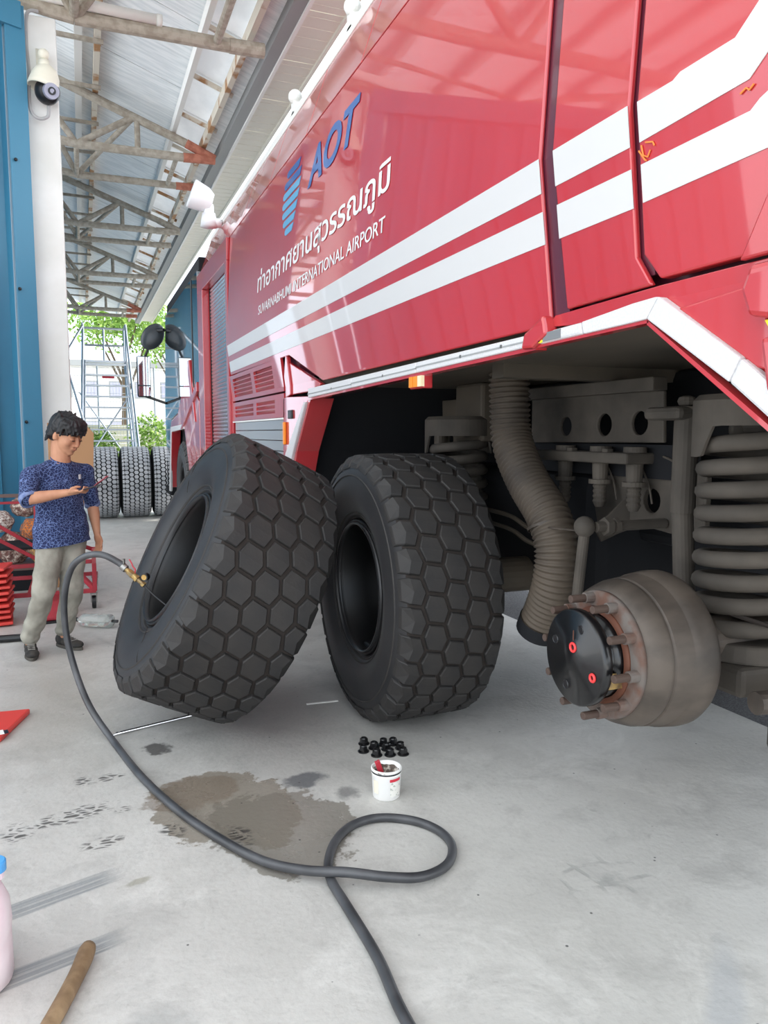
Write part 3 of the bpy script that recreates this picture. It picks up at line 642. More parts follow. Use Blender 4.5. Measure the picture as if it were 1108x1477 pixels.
# red strip piece folded round the rear edge of the lower corner
plate('corner_panel', [(1.30, 1.872), (1.225, 1.985), (1.15, 2.07), (.8, 2.07), (.8, 1.872)], 'red_paint', T, t=.02, off=.012)
plate('rear_skirt', [(2.06, 1.828), (2.02, 1.858), (1.56, 1.868), (1.33, 1.868), (.75, 1.868), (.75, 1.25), (1.0, 1.42), (1.245, 1.60), (1.57, 1.79)], 'red_paint', T, t=.03, off=-.006)
plate('skirt_ridge', [(1.50, 1.80), (1.26, 1.82), (1.18, 1.62), (1.25, 1.64), (1.48, 1.79)], 'red_paint', T, t=.012, off=.004, bevel=.005)
plate('bump_stop', [(1.24, 1.85), (1.262, 1.80), (1.24, 1.745), (1.17, 1.73), (1.1, 1.73), (1.1, 1.85)], 'red_paint', T, t=.06, off=.05, bevel=.012)
plate('bump_lamp', [(1.215, 1.735), (1.19, 1.70), (1.12, 1.70), (1.12, 1.735)], 'yellow_tag', T, t=.03, off=.03, bevel=.004)
plate('lower_bracket', [(1.225, 1.70), (1.20, 1.58), (1.1, 1.58), (1.1, 1.70)], 'red_paint', T, t=.04, off=.03, bevel=.012)
# white wheel-arch trim
def trim(poly, nm='arch_trim', mt='reflective_tape', off=.02, t=.03): plate(nm, poly, mt, T, t=t, off=off, bevel=.008)
trim([(2.00, 1.812), (2.075, 1.797), (2.075, 1.776), (1.85, 1.781), (1.86, 1.816)])
trim([(1.855, 1.816), (1.845, 1.781), (1.65, 1.785), (1.64, 1.834)])
trim([(1.645, 1.834), (1.655, 1.785), (1.585, 1.787), (1.545, 1.836), (1.56, 1.837)])
trim([(1.545, 1.837), (1.585, 1.787), (1.31, 1.612), (1.28, 1.664)])
trim([(1.28, 1.664), (1.31, 1.612), (1.05, 1.42), (1.0, 1.46)])
bm = side_bm([(2.1, 1.776), (1.585, 1.787), (1.585, 1.778), (2.1, 1.767)], .03, .012); obj('trim_lip', bm, 'red_paint', T)
bm = side_bm([(1.59, 1.786), (1.0, 1.375), (1.0, 1.36), (1.59, 1.774)], .03, .012); obj('trim_lip', bm, 'red_paint', T)
plate('yellow_tag', [(2.076, 1.809), (2.076, 1.779), (2.052, 1.779), (2.052, 1.809)], 'yellow_tag', T, t=.003, off=.0225, bevel=0)
plate('grey_tag', [(2.046, 1.807), (2.046, 1.781), (1.955, 1.783), (1.955, 1.809)], 'grey_tag', T, t=.003, off=.0225, bevel=0)
text_mesh('tag_lettering', '8.5', 'black_steel', T, 2.073, 1.793, .011, .018, off=.026)
text_mesh('tag_lettering', 'bar', 'black_steel', T, 2.07, 1.782, .006, .012, off=.026)
plate('front_flap', [(2.165, 1.768), (2.15, 1.815), (2.035, 1.862), (2.022, 1.80), (2.10, 1.766)], 'red_paint', T, t=.05, off=.03, bevel=.01)
for a, b in ((4.69, 3.86), (3.855, 3.02), (3.015, 2.155)):
    f = lambda yy: 1.774 - (yy - 2.15) * .0205
    bm = side_bm([(a, f(a) + .038 + .0078 * (a - 2.15)), (a, f(a)), (b, f(b)), (b, f(b) + .038 + .0078 * (b - 2.15))], .03, .02); o = obj('side_trim', bm, 'reflective_tape', T, bevel=.005)
    bm = side_bm([(a, f(a) + .026), (a, f(a) + .020), (b, f(b) + .016), (b, f(b) + .021)], .004, .0225); obj('trim_groove', bm, 'gutter', T)
bm = side_bm([(4.73, 1.722), (4.73, 1.708), (2.1, 1.762), (2.1, 1.776)], .04, .012); obj('trim_lip', bm, 'red_paint', T)
for y in (4.2, 3.4, 2.6, 2.3):
    bm = B(); rod(bm, (Xs(1.7) - .024, y, 1.772 - (y - 2.15) * .0205 + .024), (Xs(1.7), y, 1.772 - (y - 2.15) * .0205 + .024), .006, seg=8); obj('trim_screw', bm, 'steel', T)
# front leg of the arch
plate('arch_trim', [(4.76, 1.70), (4.80, 1.70), (5.29, 1.36), (5.75, .66), (5.6, .66), (5.10, 1.36)], 'reflective_tape', T, t=.03, off=.02, bevel=.008)
bm = B(); poly_prism(bm, [(1.36, 4.70, 1.72), (1.36, 5.04, 1.38), (1.36, 5.5, .66), (1.50, 5.45, .66), (1.50, 5.0, 1.38), (1.50, 4.66, 1.72)], (0, .06, 0), 1); obj('arch_lining', bm, 'red_paint', T)
plate('front_post', [(5.30, 1.755), (4.72, 1.735), (4.78, 1.70), (5.12, 1.36), (5.62, .66), (5.9, .64), (5.42, .66), (5.40, 1.74)][:6] + [(5.46, .66), (5.40, 1.75)], 'red_paint', T, t=.03)
plate('chamfer_door', [(5.20, 1.985), (4.50, 1.80), (4.62, 1.765), (5.20, 1.765)], 'red_paint', T, t=.03, off=-.012)
plate('post_upper', [(5.235, 2.035), (5.205, 2.03), (5.205, 1.765), (5.34, 1.75), (5.34, 1.9)], 'red_paint', T, t=.03)
plate('door_latch', [(5.23, 1.66), (5.13, 1.66), (5.13, 1.60), (5.23, 1.60)], 'black_steel', T, t=.02, off=.015)
plate('side_marker', [(5.36, 1.58), (5.32, 1.58), (5.32, 1.42), (5.36, 1.42)], 'amber', T, t=.02, off=.02)
# louvred doors
def louvred(ya, yb, z0, z1, n_):
    mid = (ya + yb) / 2; holes = []
    for a, b in ((ya - .12, mid + .06), (mid - .06, yb + .28)):
        for i in range(n_):
            z = z0 + .035 + (z1 - z0 - .06) * i / n_; holes.append([(a, z), (b, z), (b, z + .026), (a, z + .026)])
    d = plate('louvre_door', [(ya, z1), (yb, z1), (yb, z0), (ya, z0)], 'red_paint', T, t=.02, bevel=0, holes=holes)
    for i in range(n_):
        z = z0 + .035 + (z1 - z0 - .06) * i / n_
        for a, b in ((ya - .12, mid + .06), (mid - .06, yb + .28)):
            bm = B(); poly_prism(bm, [(Xs(1.8), a, z + .026), (Xs(1.8) + .02, a, z - .002), (Xs(1.8) + .024, a, z + .002), (Xs(1.8) + .004, a, z + .03)], (0, b - a, 0), 1); obj('louvre', bm, 'red_paint', d)
louvred(7.36, 5.38, 1.80, 2.035, 5)
louvred(7.36, 5.38, 1.615, 1.785, 3)
# small slatted metal shutter below the louvres
z = 1.60; k = 0
while z > .75:
    plate('shutter_slat', [(7.30, z), (5.42, z), (5.42, z - .074), (7.30, z - .074)], 'grey_slat', T, t=.015, off=-.01, bevel=.003); z -= .078
plate('shutter_frame', [(7.45, 2.04), (7.38, 2.04), (7.38, .65), (7.45, .65)], 'red_paint', T, t=.04)
plate('sill_strip', [(7.36, 1.612), (5.40, 1.612), (5.40, 1.60), (7.36, 1.60)], 'white_plastic', T, t=.02, off=.004, bevel=0)
# tall roller shutter
fr = [((9.36, 3.33), (7.40, 3.33), (7.40, 3.12), (9.36, 3.12)), ((9.36, 3.12), (8.98, 3.12), (8.98, .62), (9.36, .62)), ((7.50, 3.12), (7.40, 3.12), (7.40, .62), (7.50, .62))]
for p_ in fr: plate('shutter_surround', list(p_), 'red_paint', T, t=.10, flat=1.33)
plate('shutter_rail', [(8.98, 3.12), (8.90, 3.12), (8.90, .62), (8.98, .62)], 'black_panel', T, t=.03, flat=1.41)
z = 3.115
while z > .66:
    x = 1.415; bm = B(); poly_prism(bm, [(x, 8.9, z), (x - .008, 8.9, z - .018), (x, 8.9, z - .037), (x + .012, 8.9, z - .037), (x + .012, 8.9, z)], (0, -1.4, 0), 1); obj('shutter_slat', bm, 'shutter_slat', T); z -= .04
bm = B(); box(bm, 1.40, 1.42, 7.5, 8.95, 1.20, 1.27); obj('shutter_handle', bm, 'white_plastic', T)

# lettering
text_mesh('thai_lettering', 'ท่าอากาศยานสุวรรณภูมิ', 'white_print', T, 6.0, 2.585, .138, 2.74, bold=.012)
def text_w(t_):
    c = bpy.data.curves.new('t', 'FONT'); c.body = t_; o = bpy.data.objects.new('t', c); COL.objects.link(o); bpy.context.view_layer.update(); w = o.dimensions.x; bpy.data.objects.remove(o); return w
_full = text_w('SUVARNABHUMI INTERNATIONAL AIRPORT')
for t_, rest in (('SUVARNABHUMI', 'SUVARNABHUMI INTERNATIONAL AIRPORT'), ('INTERNATIONAL', 'INTERNATIONAL AIRPORT'), ('AIRPORT', 'AIRPORT')):
    text_mesh('english_lettering', t_, 'white_print', T, 5.93 - 2.64 * (1 - text_w(rest) / _full), 2.405, .072, 2.64 * text_w(t_) / _full, bold=.004)
def chalk(pts): bm = B(); sweep(bm, [(Xs(z) - .003, y, z) for y, z in pts], .0022, 6); obj('chalk_mark', bm, 'chalk_orange', T)
mat('chalk_orange', rgb(232, 132, 62), .8)
chalk([(1.59, 2.205), (1.585, 2.18), (1.57, 2.172), (1.56, 2.185)]); chalk([(1.60, 2.195), (1.58, 2.168), (1.575, 2.165)]); chalk([(1.575, 2.207), (1.55, 2.20), (1.545, 2.19)]); chalk([(1.285, 2.206), (1.27, 2.212), (1.262, 2.205), (1.25, 2.212)])
text_mesh('blue_lettering', 'AOT', 'blue_print', T, 4.66, 2.985, .20, .93, bold=.03, shear=.25)
for i in range(7):      # striped round emblem
    z0 = 2.82 + i * .062; zm = z0 + .025 - 3.03; w = sqrt(max(.03, 1 - (zm / .235) ** 2)) * .25
    yl = 5.04 + w; yr = 5.04 - w * (.2 + .13 * i)
    if yl - yr > .05: plate('emblem_bar', [(yl, z0 + .012), (yl - .03, z0), (yr, z0), (yr - .04, z0 + .045), (yl - .03, z0 + .045), (yl, z0 + .034)], 'light_blue_print' if i < 5 else 'blue_print', T, t=.002, off=.003, bevel=0)
# orange marker lamp hanging below the skirt
bm = B(); box(bm, 1.345, 1.39, 2.955, 3.10, 1.69, 1.752); ml = obj('marker_lamp', bm, 'red_paint', T, bevel=.006)
for k in range(3): bm = B(); box(bm, 1.335, 1.35, 2.955 + k * .045, 2.995 + k * .045, 1.697, 1.742); obj('lens', bm, ('clear_lens', 'amber', 'amber')[k], ml)

# cab
bm = B(); section(bm, [(1.50, .62), (1.50, 1.7), (1.50, 3.3), (1.62, 3.62), (4.0, 3.62), (4.1, 3.3), (4.1, .62)], 9.5, 13.3); obj('cab_core', bm, 'black_panel', T)
def flat(nm, poly, mt, x=1.34, t=.16, bevel=.01):
    bm = B(); poly_prism(bm, [(x, y, z) for y, z in poly], (t, 0, 0), 1); return obj(nm, bm, mt, T, bevel=bevel)
flat('cab_side', [(9.44, 1.9), (9.9, 2.05), (10.3, 2.42), (10.45, 2.42), (11.7, 1.80), (12.55, 1.72), (12.75, 1.62), (13.1, .62), (13.5, .62), (13.5, 2.0), (13.1, 3.4), (9.44, 3.42)], 'glass_dark', 1.345)
flat('cab_roof_edge', [(9.44, 3.42), (13.12, 3.42), (13.0, 3.56), (9.44, 3.58)], 'black_panel', 1.37)
flat('door_seam', [(9.93, 3.40), (9.99, 3.40), (9.99, 2.1), (9.93, 2.05)], 'rim_black', 1.338, .01, 0)
flat('wheel_arch_panel', [(9.44, .62), (9.44, 1.89), (9.88, 2.03), (10.28, 2.40), (10.42, 2.40), (11.68, 1.78), (12.52, 1.70), (12.74, 1.60), (13.1, .62), (12.9, .62), (12.5, 1.52), (10.9, 1.56), (10.25, .62)], 'red_paint', 1.335, .14)
flat('arch_edge', [(12.92, .55), (12.52, 1.52), (10.9, 1.56), (10.95, 1.63), (12.6, 1.60), (13.05, .55)], 'white_stripe', 1.325, .04)
flat('cross_stay', [(10.42, 2.44), (10.18, 2.44), (9.74, 1.64), (9.84, 1.64)], 'red_paint', 1.32, .04)
flat('cross_stay', [(9.50, 2.12), (9.50, 2.0), (11.05, 1.56), (11.25, 1.56)], 'red_paint', 1.315, .04)
bm = B(); poly_prism(bm, [(1.6, 13.3, 3.5), (1.6, 13.3, .62), (1.6, 13.75, .62), (1.6, 13.8, 1.9), (1.6, 13.35, 3.4)], (2.3, 0, 0), 1); obj('windscreen', bm, 'glass_dark', T, bevel=.03)
bm = B(); box(bm, 1.36, 4.1, 13.3, 13.85, .45, .62); obj('front_bumper', bm, 'black_panel', T, bevel=.03)
bm = B(); rod(bm, (1.34, 13.3, 3.2), (1.22, 13.45, 3.2), .03); rod(bm, (1.22, 13.45, 3.2), (1.03, 13.5, 2.75), .022); obj('mirror_arm', bm, 'black_steel', T)
bm = B(); rod(bm, (1.34, 13.3, 2.0), (1.03, 13.5, 2.12), .022); obj('mirror_arm', bm, 'black_steel', T)
bm = B(); box(bm, .90, 1.12, 13.42, 13.52, 2.10, 2.78); mr = obj('side_mirror', bm, 'black_steel', T, bevel=.03)
bm = B(); box(bm, .915, 1.105, 13.405, 13.42, 2.30, 2.76); obj('mirror_glass', bm, 'mirror_glass', mr); bm = B(); box(bm, .915, 1.105, 13.405, 13.42, 2.12, 2.28); obj('mirror_glass', bm, 'mirror_glass', mr)
bm = B(); sph(bm, (0, 0, 0), (.17, .06, .24), 20, 12, Matrix.Translation((1.17, 13.45, 3.1)) @ Matrix.Rotation(radians(35), 4, 'Y')); obj('round_mirror', bm, 'mirror_back', T, smooth=True)

# white scene lamp on the roof edge
wlp = empty('scene_lamp', (1.36, 8.55, 3.72), (0, 0, 0), T)
bm = B(); rod(bm, (.13, 0, .03), (.0, 0, .03), .05, .05, 16); rod(bm, (0, 0, -.02), (0, 0, .12), .09, .07, 20); obj('base', bm, 'white_lamp', wlp, smooth=True)
bm = B(); box(bm, -.05, .05, -.05, .05, .1, .22); obj('neck', bm, 'white_lamp', wlp, bevel=.02)
bm = B(); mm = Matrix.Translation((-.09, 0, .28)) @ Matrix.Rotation(radians(-70), 4, 'Y'); lathe(bm, [(0, -.14), (.09, -.13), (.13, -.06), (.15, .08), (.145, .1), (.0, .1)], 24, mtx=mm); obj('lamp_head', bm, 'white_lamp', wlp, smooth=True)

# ------------------------------------------------------------------ under the truck
bm = B(); box(bm, 1.42, 4.15, .75, 4.72, 1.80, 1.86); obj('belly_plate', bm, 'belly', T)
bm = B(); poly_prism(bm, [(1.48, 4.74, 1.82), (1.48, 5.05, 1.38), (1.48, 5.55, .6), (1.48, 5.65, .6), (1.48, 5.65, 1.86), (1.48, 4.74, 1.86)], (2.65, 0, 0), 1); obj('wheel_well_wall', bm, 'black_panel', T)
bm = B(); box(bm, 2.62, 3.3, .8, 5.2, .95, 1.80); obj('gearbox_filler', bm, 'black_panel', T, bevel=.05)  # dark box added in the gearbox space to close the view through
bm = B(); box(bm, 2.35, 3.6, 3.1, 5.2, .62, 1.3); obj('drive_filler', bm, 'black_panel', T, bevel=.08)  # added dark box behind the mounted wheel, hides the bright far side
bm = B(); box(bm, 1.45, 2.2, .72, .80, 1.0, 1.86); obj('rear_closing_panel', bm, 'black_panel', T)
bm = B(); box(bm, 1.62, 4.1, 1.0, 1.3, 1.72, 1.80); obj('cross_member', bm, 'belly', T)
bm = B(); box(bm, 1.7, 4.1, 2.9, 3.0, 1.74, 1.80); obj('cross_member', bm, 'belly', T)
# frame plates
def ring(y, z, r, n_=18): return [(y + r * cos(2 * pi * k / n_), z + r * sin(2 * pi * k / n_)) for k in range(n_)]
def xplate(nm, x, poly, t, mt, holes=(), bevel=.006, parent=T):
    bm = B(); poly_prism(bm, [(x, a, b) for a, b in poly], (t, 0, 0), 1, [[(x, a, b) for a, b in h] for h in holes]); return obj(nm, bm, mt, parent, bevel=bevel)
xplate('frame_plate', 2.30, [(3.62, 1.45), (3.62, 1.70), (2.60, 1.68), (2.59, 1.46)], .02, 'dusty_metal', [ring(3.30, 1.535, .048), ring(2.99, 1.54, .052), ring(2.745, 1.545, .053)])
bm = B(); box(bm, 2.26, 2.34, 2.62, 3.7, 1.68, 1.74); obj('frame_flange', bm, 'dusty_metal', T, bevel=.006)
bm = B(); box(bm, 2.34, 2.5, 2.58, 3.7, 1.30, 1.45); obj('dark_beam', bm, 'black_panel', T)
bm = B(); box(bm, 2.19, 2.36, 2.69, 3.45, 1.365, 1.415); obj('bolted_ledge', bm, 'dusty_metal', T, bevel=.01)
for y in (3.25, 2.97, 2.73):
    bm = B(); rod(bm, (2.27, y, 1.415), (2.27, y, 1.44), .05, seg=20); obj('spacer', bm, 'dusty_metal', T)
    bm = B(); rod(bm, (2.27, y, 1.365), (2.27, y, 1.27), .038, .034, 16); b_ = obj('pull_bolt', bm, 'dusty_metal', T, smooth=False)
    bm = B(); rod(bm, (2.27, y, 1.285), (2.27, y, 1.265), .052, seg=20); obj('washer', bm, 'dusty_metal', b_)
    bm = B(); lathe(bm, [(0, 0)] + [((.033 if i % 2 else .027), -.012 * i) for i in range(9)] + [(.02, -.11), (0, -.11)], 16, mtx=Matrix.Translation((2.27, y, 1.265))); obj('thread', bm, 'dusty_metal', b_)
for y in (3.12, 2.85): bm = B(); box(bm, 2.2, 2.23, y - .02, y + .02, 1.412, 1.43); obj('ledge_bolt', bm, 'dusty_metal', T)
xplate('axle_bracket', 2.36, [(3.15, 1.36), (2.40, 1.36), (2.40, 1.05), (2.70, 1.075), (2.86, 1.06), (3.08, .98), (3.12, 1.12)], .03, 'dusty_metal', [ring(2.72, 1.20, .055)])
bm = B(); poly_prism(bm, [(2.36, 2.86, 1.22), (2.36, 2.86, 1.06), (2.36, 3.06, .97), (2.20, 2.90, 1.06)], (0, .012, 0), 1); obj('gusset', bm, 'dusty_metal', T)
for i, y in enumerate((3.1, 2.86, 2.62)):
    bm = B(); sweep(bm, spline([(2.33, y, 1.40), (2.33, y - .08, 1.37), (2.33, y - .15, 1.28), (2.33, y - .18, 1.19)], 6), .005, 6); obj('brake_pipe', bm, 'dusty_metal', T)
# anti-roll link
bm = B(); sph(bm, (1.95, 2.645, 1.11), .045, 16, 10); obj('ball_joint', bm, 'dusty_metal', T, smooth=True)
bm = B(); rod(bm, (1.95, 2.645, 1.08), (1.95, 2.69, .76), .023, seg=14); obj('link_rod', bm, 'dusty_metal', T)
bm = B(); rod(bm, (1.99, 2.62, 1.11), (2.35, 2.62, 1.11), .022, seg=12); rod(bm, (2.03, 2.62, 1.11), (2.06, 2.62, 1.11), .04, seg=6); rod(bm, (2.08, 2.62, 1.11), (2.10, 2.62, 1.11), .035, seg=6); obj('link_bolt', bm, 'dusty_metal', T)
# damper
bm = B(); rod(bm, (2.12, 2.27, 1.20), (2.12, 2.265, 1.60), .046, seg=20); obj('damper_cover', bm, 'dusty_metal', T)
bm = B(); rod(bm, (2.12, 2.235, .80), (2.12, 2.27, 1.20), .040, seg=20); obj('damper_tube', bm, 'dusty_metal', T)
bm = B(); box(bm, 2.04, 2.34, 2.22, 2.42, 1.55, 1.60); rod(bm, (2.12, 2.27, 1.6), (2.12, 2.27, 1.64), .035, seg=12); obj('damper_bracket', bm, 'dusty_metal', T, bevel=.02)
# coil springs
def coil(cx, cy, R_, r_, z0, z1, turns, parent=T):
    bm = B(); N = int(turns * 22); sweep(bm, [(cx + R_ * cos(2 * pi * turns * i / N), cy + R_ * sin(2 * pi * turns * i / N), z0 + (z1 - z0) * i / N) for i in range(N + 1)], r_, 10); return obj('coil_spring', bm, 'dusty_metal', parent, smooth=True)
def cup(cx, cy, R_, z0, z1):
    bm = B(); n_ = 36; lo = []; hi = []; ti = []
    for k in range(n_ + 1):
        a = radians(150 + 250 * k / n_); mid = abs((k / n_) - .42)
        zl = z0 + (.105 if .14 < k / n_ < .62 else (.105 * max(0, 1 - (.14 - k / n_) / .06) if k / n_ <= .14 else .105 * max(0, 1 - (k / n_ - .62) / .06)))
        lo.append(bm.verts.new((cx + R_ * cos(a), cy + R_ * sin(a), zl))); hi.append(bm.verts.new((cx + R_ * cos(a), cy + R_ * sin(a), z1 - .02))); ti.append(bm.verts.new((cx + (R_ - .02) * cos(a), cy + (R_ - .02) * sin(a), z1)))
    for k in range(n_): bm.faces.new((lo[k], lo[k + 1], hi[k + 1], hi[k])); bm.faces.new((hi[k], hi[k + 1], ti[k + 1], ti[k]))
    bm.faces.new(ti); o = obj('spring_cup', bm, 'dusty_metal', T); m_ = o.modifiers.new('s', 'SOLIDIFY'); m_.thickness = .012
    return o
coil(2.14, 1.97, .155, .029, .80, 1.52, 9.2); cup(2.14, 1.97, .205, 1.42, 1.63)
bm = B(); rod(bm, (2.14, 1.97, .74), (2.14, 1.97, .80), .2, .18, 32); obj('spring_seat', bm, 'dusty_metal', T, bevel=.01)
bm = B(); box(bm, 2.2, 2.5, 1.8, 2.15, 1.5, 1.8); obj('spring_tower', bm, 'dusty_metal', T, bevel=.02)
coil(2.14, 4.18, .155, .029, .80, 1.45, 8.0); cup(2.14, 4.18, .205, 1.38, 1.60)
bm = B(); box(bm, 2.2, 2.5, 4.0, 4.35, 1.45, 1.8); obj('spring_tower', bm, 'belly', T, bevel=.02)
xplate('side_plate', 2.28, [(4.70, 1.72), (4.45, 1.72), (4.42, 1.34), (4.68, 1.34)], .02, 'belly', [ring(4.57, 1.46, .04)])
bm = B(); rod(bm, (2.14, 4.40, .85), (2.14, 4.42, 1.5), .045, seg=16); obj('damper_tube', bm, 'belly', T)
# axle, differential, brake chamber
bm = B(); rod(bm, (1.82, 1.98, .79), (4.0, 1.98, .79), .085, seg=24); obj('axle_tube', bm, 'drum_metal', T, smooth=False)
bm = B(); sph(bm, (2.95, 1.98, .80), (.3, .24, .25), 24, 14); obj('differential', bm, 'belly', T, smooth=True)
bm = B(); poly_prism(bm, [(1.95, 1.80, .74), (2.45, 1.76, .74), (2.5, 2.2, .74), (1.95, 2.18, .74)], (0, 0, -.10), 1); obj('axle_arm', bm, 'dusty_metal', T, bevel=.02)
bm = B(); lathe(bm, [(0, 0), (.09, 0), (.105, .02), (.108, .07), (.12, .075), (.12, .095), (.108, .10), (.105, .17), (.08, .2), (0, .2)], 28, mtx=Matrix.Translation((2.22, 1.62, .68)) @ Matrix.Rotation(pi / 2, 4, 'Y')); obj('brake_chamber', bm, 'drum_metal', T, smooth=True)
bm = B(); rod(bm, (1.86, 1.66, .69), (2.22, 1.62, .68), .035, seg=14); obj('push_rod', bm, 'drum_metal', T)
bm = B(); sweep(bm, spline([(2.0, 1.9, .9), (2.1, 1.70, .86), (2.2, 1.60, .84), (2.25, 1.56, .92), (2.3, 1.52, 1.2)], 8), .008, 6); obj('brake_pipe', bm, 'rubber_groove', T)
bm = B(); box(bm, 2.0, 2.28, 1.5, 1.75, .48, .60); obj('lower_arm', bm, 'dusty_metal', T, bevel=.03)
# drum and hub
hub = empty('wheel_hub', (1.43, 1.98, .79), (0, -pi / 2, 0), T)
def hp(n, prof, mt, seg=64, smooth=True, label=None): bm = B(); lathe(bm, prof, seg); return obj(n, bm, mt, hub, smooth=False if not smooth else True, label=label)
hp('brake_drum', [(.13, -.115), (.205, -.118), (.212, -.125), (.224, -.138), (.238, -.178), (.2385, -.190), (.238, -.191), (.233, -.193), (.233, -.199), (.240, -.201), (.2405, -.202), (.247, -.26), (.248, -.262), (.2485, -.268), (.252, -.27), (.258, -.325), (.257, -.345), (.250, -.36), (.235, -.368), (.15, -.37)], 'drum_metal')
hp('flange', [(.12, -.095), (.198, -.098), (.206, -.104), (.206, -.118), (.12, -.12)], 'rust')
hp('rust_ring', [(.138, -.086), (.156, -.09), (.158, -.098), (.138, -.098)], 'rust_orange')
hp('hub_neck', [(.12, -.03), (.128, -.034), (.128, -.05), (.120, -.054), (.120, -.064), (.134, -.066), (.136, -.092), (.12, -.1)], 'gloss_black')
hp('hub_cap', [(0, .004), (.062, .004), (.066, .0), (.148, 0), (.154, -.005), (.155, -.03), (.150, -.036), (.11, -.036)], 'gloss_black')
for k in range(4):
    a = radians(70 + 90 * k); bm = B(); lathe(bm, [(.0, .002), (.010, .002), (.013, .003), (.015, .0)], 16, mtx=Matrix.Translation((.105 * cos(a), .105 * sin(a), 0))); obj('cap_plug', bm, 'black_steel', hub)
for k in range(10):
    a = 2 * pi * (k + .35) / 10; c_, s_ = .184 * cos(a), .184 * sin(a)
    bm = B(); rod(bm, (c_, s_, -.10), (c_, s_, -.012), .013, seg=12); sd_ = obj('wheel_stud', bm, 'stud_brown', hub, bevel=.002)
    bm = B(); rod(bm, (c_, s_, -.10), (c_, s_, -.066), .018, seg=12); obj('stud_collar', bm, 'rust', sd_)
# red marking rings (local x is up, y runs forward)
def red_ring(x, y, z, r=.013, tail=None, edge=False):
    bm = B(); bmesh.ops.create_cube(bm, size=.0001); bm.free(); bm = B()
    N = 20; sweep(bm, [(x + r * cos(2 * pi * k / N), y + r * sin(2 * pi * k / N), z) for k in range(N)], .0045, 8, closed=True)
    o = obj('red_plug', bm, 'plastic_red', hub, smooth=True)
    if tail: bm = B(); box(bm, x + .022, x + .055, y - .0015, y + .0015, z - .002, z); obj('orange_mark', bm, 'rust_orange', hub)
red_ring(.035, -.005, .006, tail=True)
red_ring(-.035, -.105, .004, .011)
bm = B(); box(bm, -.07, -.02, -.131, -.128, -.09, -.035); obj('data_plate', bm, 'brass', hub)
# mounted wheel of the third axle, its partner ahead and the far wheels
def wheel(x, y, z, hw=.27):
    w = empty('wheel', (x, y, z), (0, -pi / 2, 0), T); tyre_parts(w, .70, hw); rim_parts(w, hw, face=-.05, hub=True); return w
w3 = wheel(1.565, 3.73, .695)
for lab, r_, z_ in (('hub_cap', .15, .0), ('hub_neck', .125, -.05)):
    bm = B(); lathe(bm, [(0, z_ + .02), (r_ * .4, z_ + .02), (r_ * .45, z_ + .01), (r_, z_ + .01), (r_, z_ - .04)], 40); obj(lab, bm, 'gloss_black', w3, smooth=True)
for x_, y_ in ((.06, -.03), (-.03, -.08)):
    bm = B(); sweep(bm, [(x_ + .013 * cos(2 * pi * k / 16), y_ + .013 * sin(2 * pi * k / 16), .025) for k in range(16)], .0045, 8, closed=True); obj('red_plug', bm, 'plastic_red', w3)
bm = B(); sph(bm, (-.33, .03, .17), (.02, .06, .02)); obj('valve_stem', bm, 'black_steel', w3)
fw = copy_tree(w3, T); fw.location = (1.60, 11.35, .69)
for y in (1.98, 3.73):
    e = empty('wheel', (3.95, y, .70), (0, pi / 2, 0), T)
    for ch in w3.children:
        if ch.name.split('.')[0] in ('sidewall', 'rim'): c_ = ch.copy(); COL.objects.link(c_); c_.parent = e
    for ch in list(w3.children):
        if ch.name.split('.')[0] == 'tread_block': c_ = ch.copy(); COL.objects.link(c_); c_.parent = e
bm = B(); rod(bm, (1.8, 3.73, .70), (3.9, 3.73, .70), .1, seg=20); obj('axle_tube', bm, 'belly', T)
# corrugated duct
P_ = spline([(2.0, 3.36, 1.82), (2.0, 3.35, 1.66), (2.0, 3.32, 1.46), (2.0, 3.18, 1.28), (2.0, 2.99, 1.12), (2.0, 2.915, .98), (2.0, 2.93, .80), (2.0, 3.03, .60)], 40)
L_ = [0]
for i in range(1, len(P_)): L_.append(L_[-1] + (P_[i] - P_[i - 1]).length)
Q = []; s_ = 0; i = 0; st_ = .0052
while s_ < L_[-1]:
    while L_[i + 1] < s_: i += 1
    Q.append(P_[i].lerp(P_[i + 1], (s_ - L_[i]) / max(1e-6, L_[i + 1] - L_[i]))); s_ += st_
bm = B(); sweep(bm, Q, .1, 28, rfun=lambda i: .0975 + .0065 * cos(2 * pi * i / 5), cap=False); obj('corrugated_duct', bm, 'duct', T, smooth=True)
bm = B(); d_ = (Q[-1] - Q[-4]).normalized(); e_ = Q[-1]; rr = []
sweep(bm, [e_ - d_ * .02, e_ + d_ * .05], .108, 28, cap=False); sweep(bm, [e_ - d_ * .02, e_ + d_ * .05], .09, 28, cap=False); obj('duct_end', bm, 'black_panel', T, smooth=True)
bm = B(); c0 = Vector((2.0, 2.965, 1.075)); lathe(bm, [(.106, -.006), (.109, -.006), (.109, .006), (.106, .006)], 32, mtx=Matrix.Translation(c0) @ Matrix.Rotation(radians(-22), 4, 'X')); rod(bm, (1.93, 2.88, 1.08), (1.95, 2.66, 1.09), .005, seg=6); obj('duct_tie', bm, 'drum_metal', T)
for z_ in (1.0, .93): bm = B(); sweep(bm, spline([(2.1, 3.0, z_), (2.1, 3.3, z_ + .02), (2.1, 3.55, z_ + .07), (2.1, 4.2, z_ + .08)], 8), .012, 8); obj('brake_pipe', bm, 'belly', T)

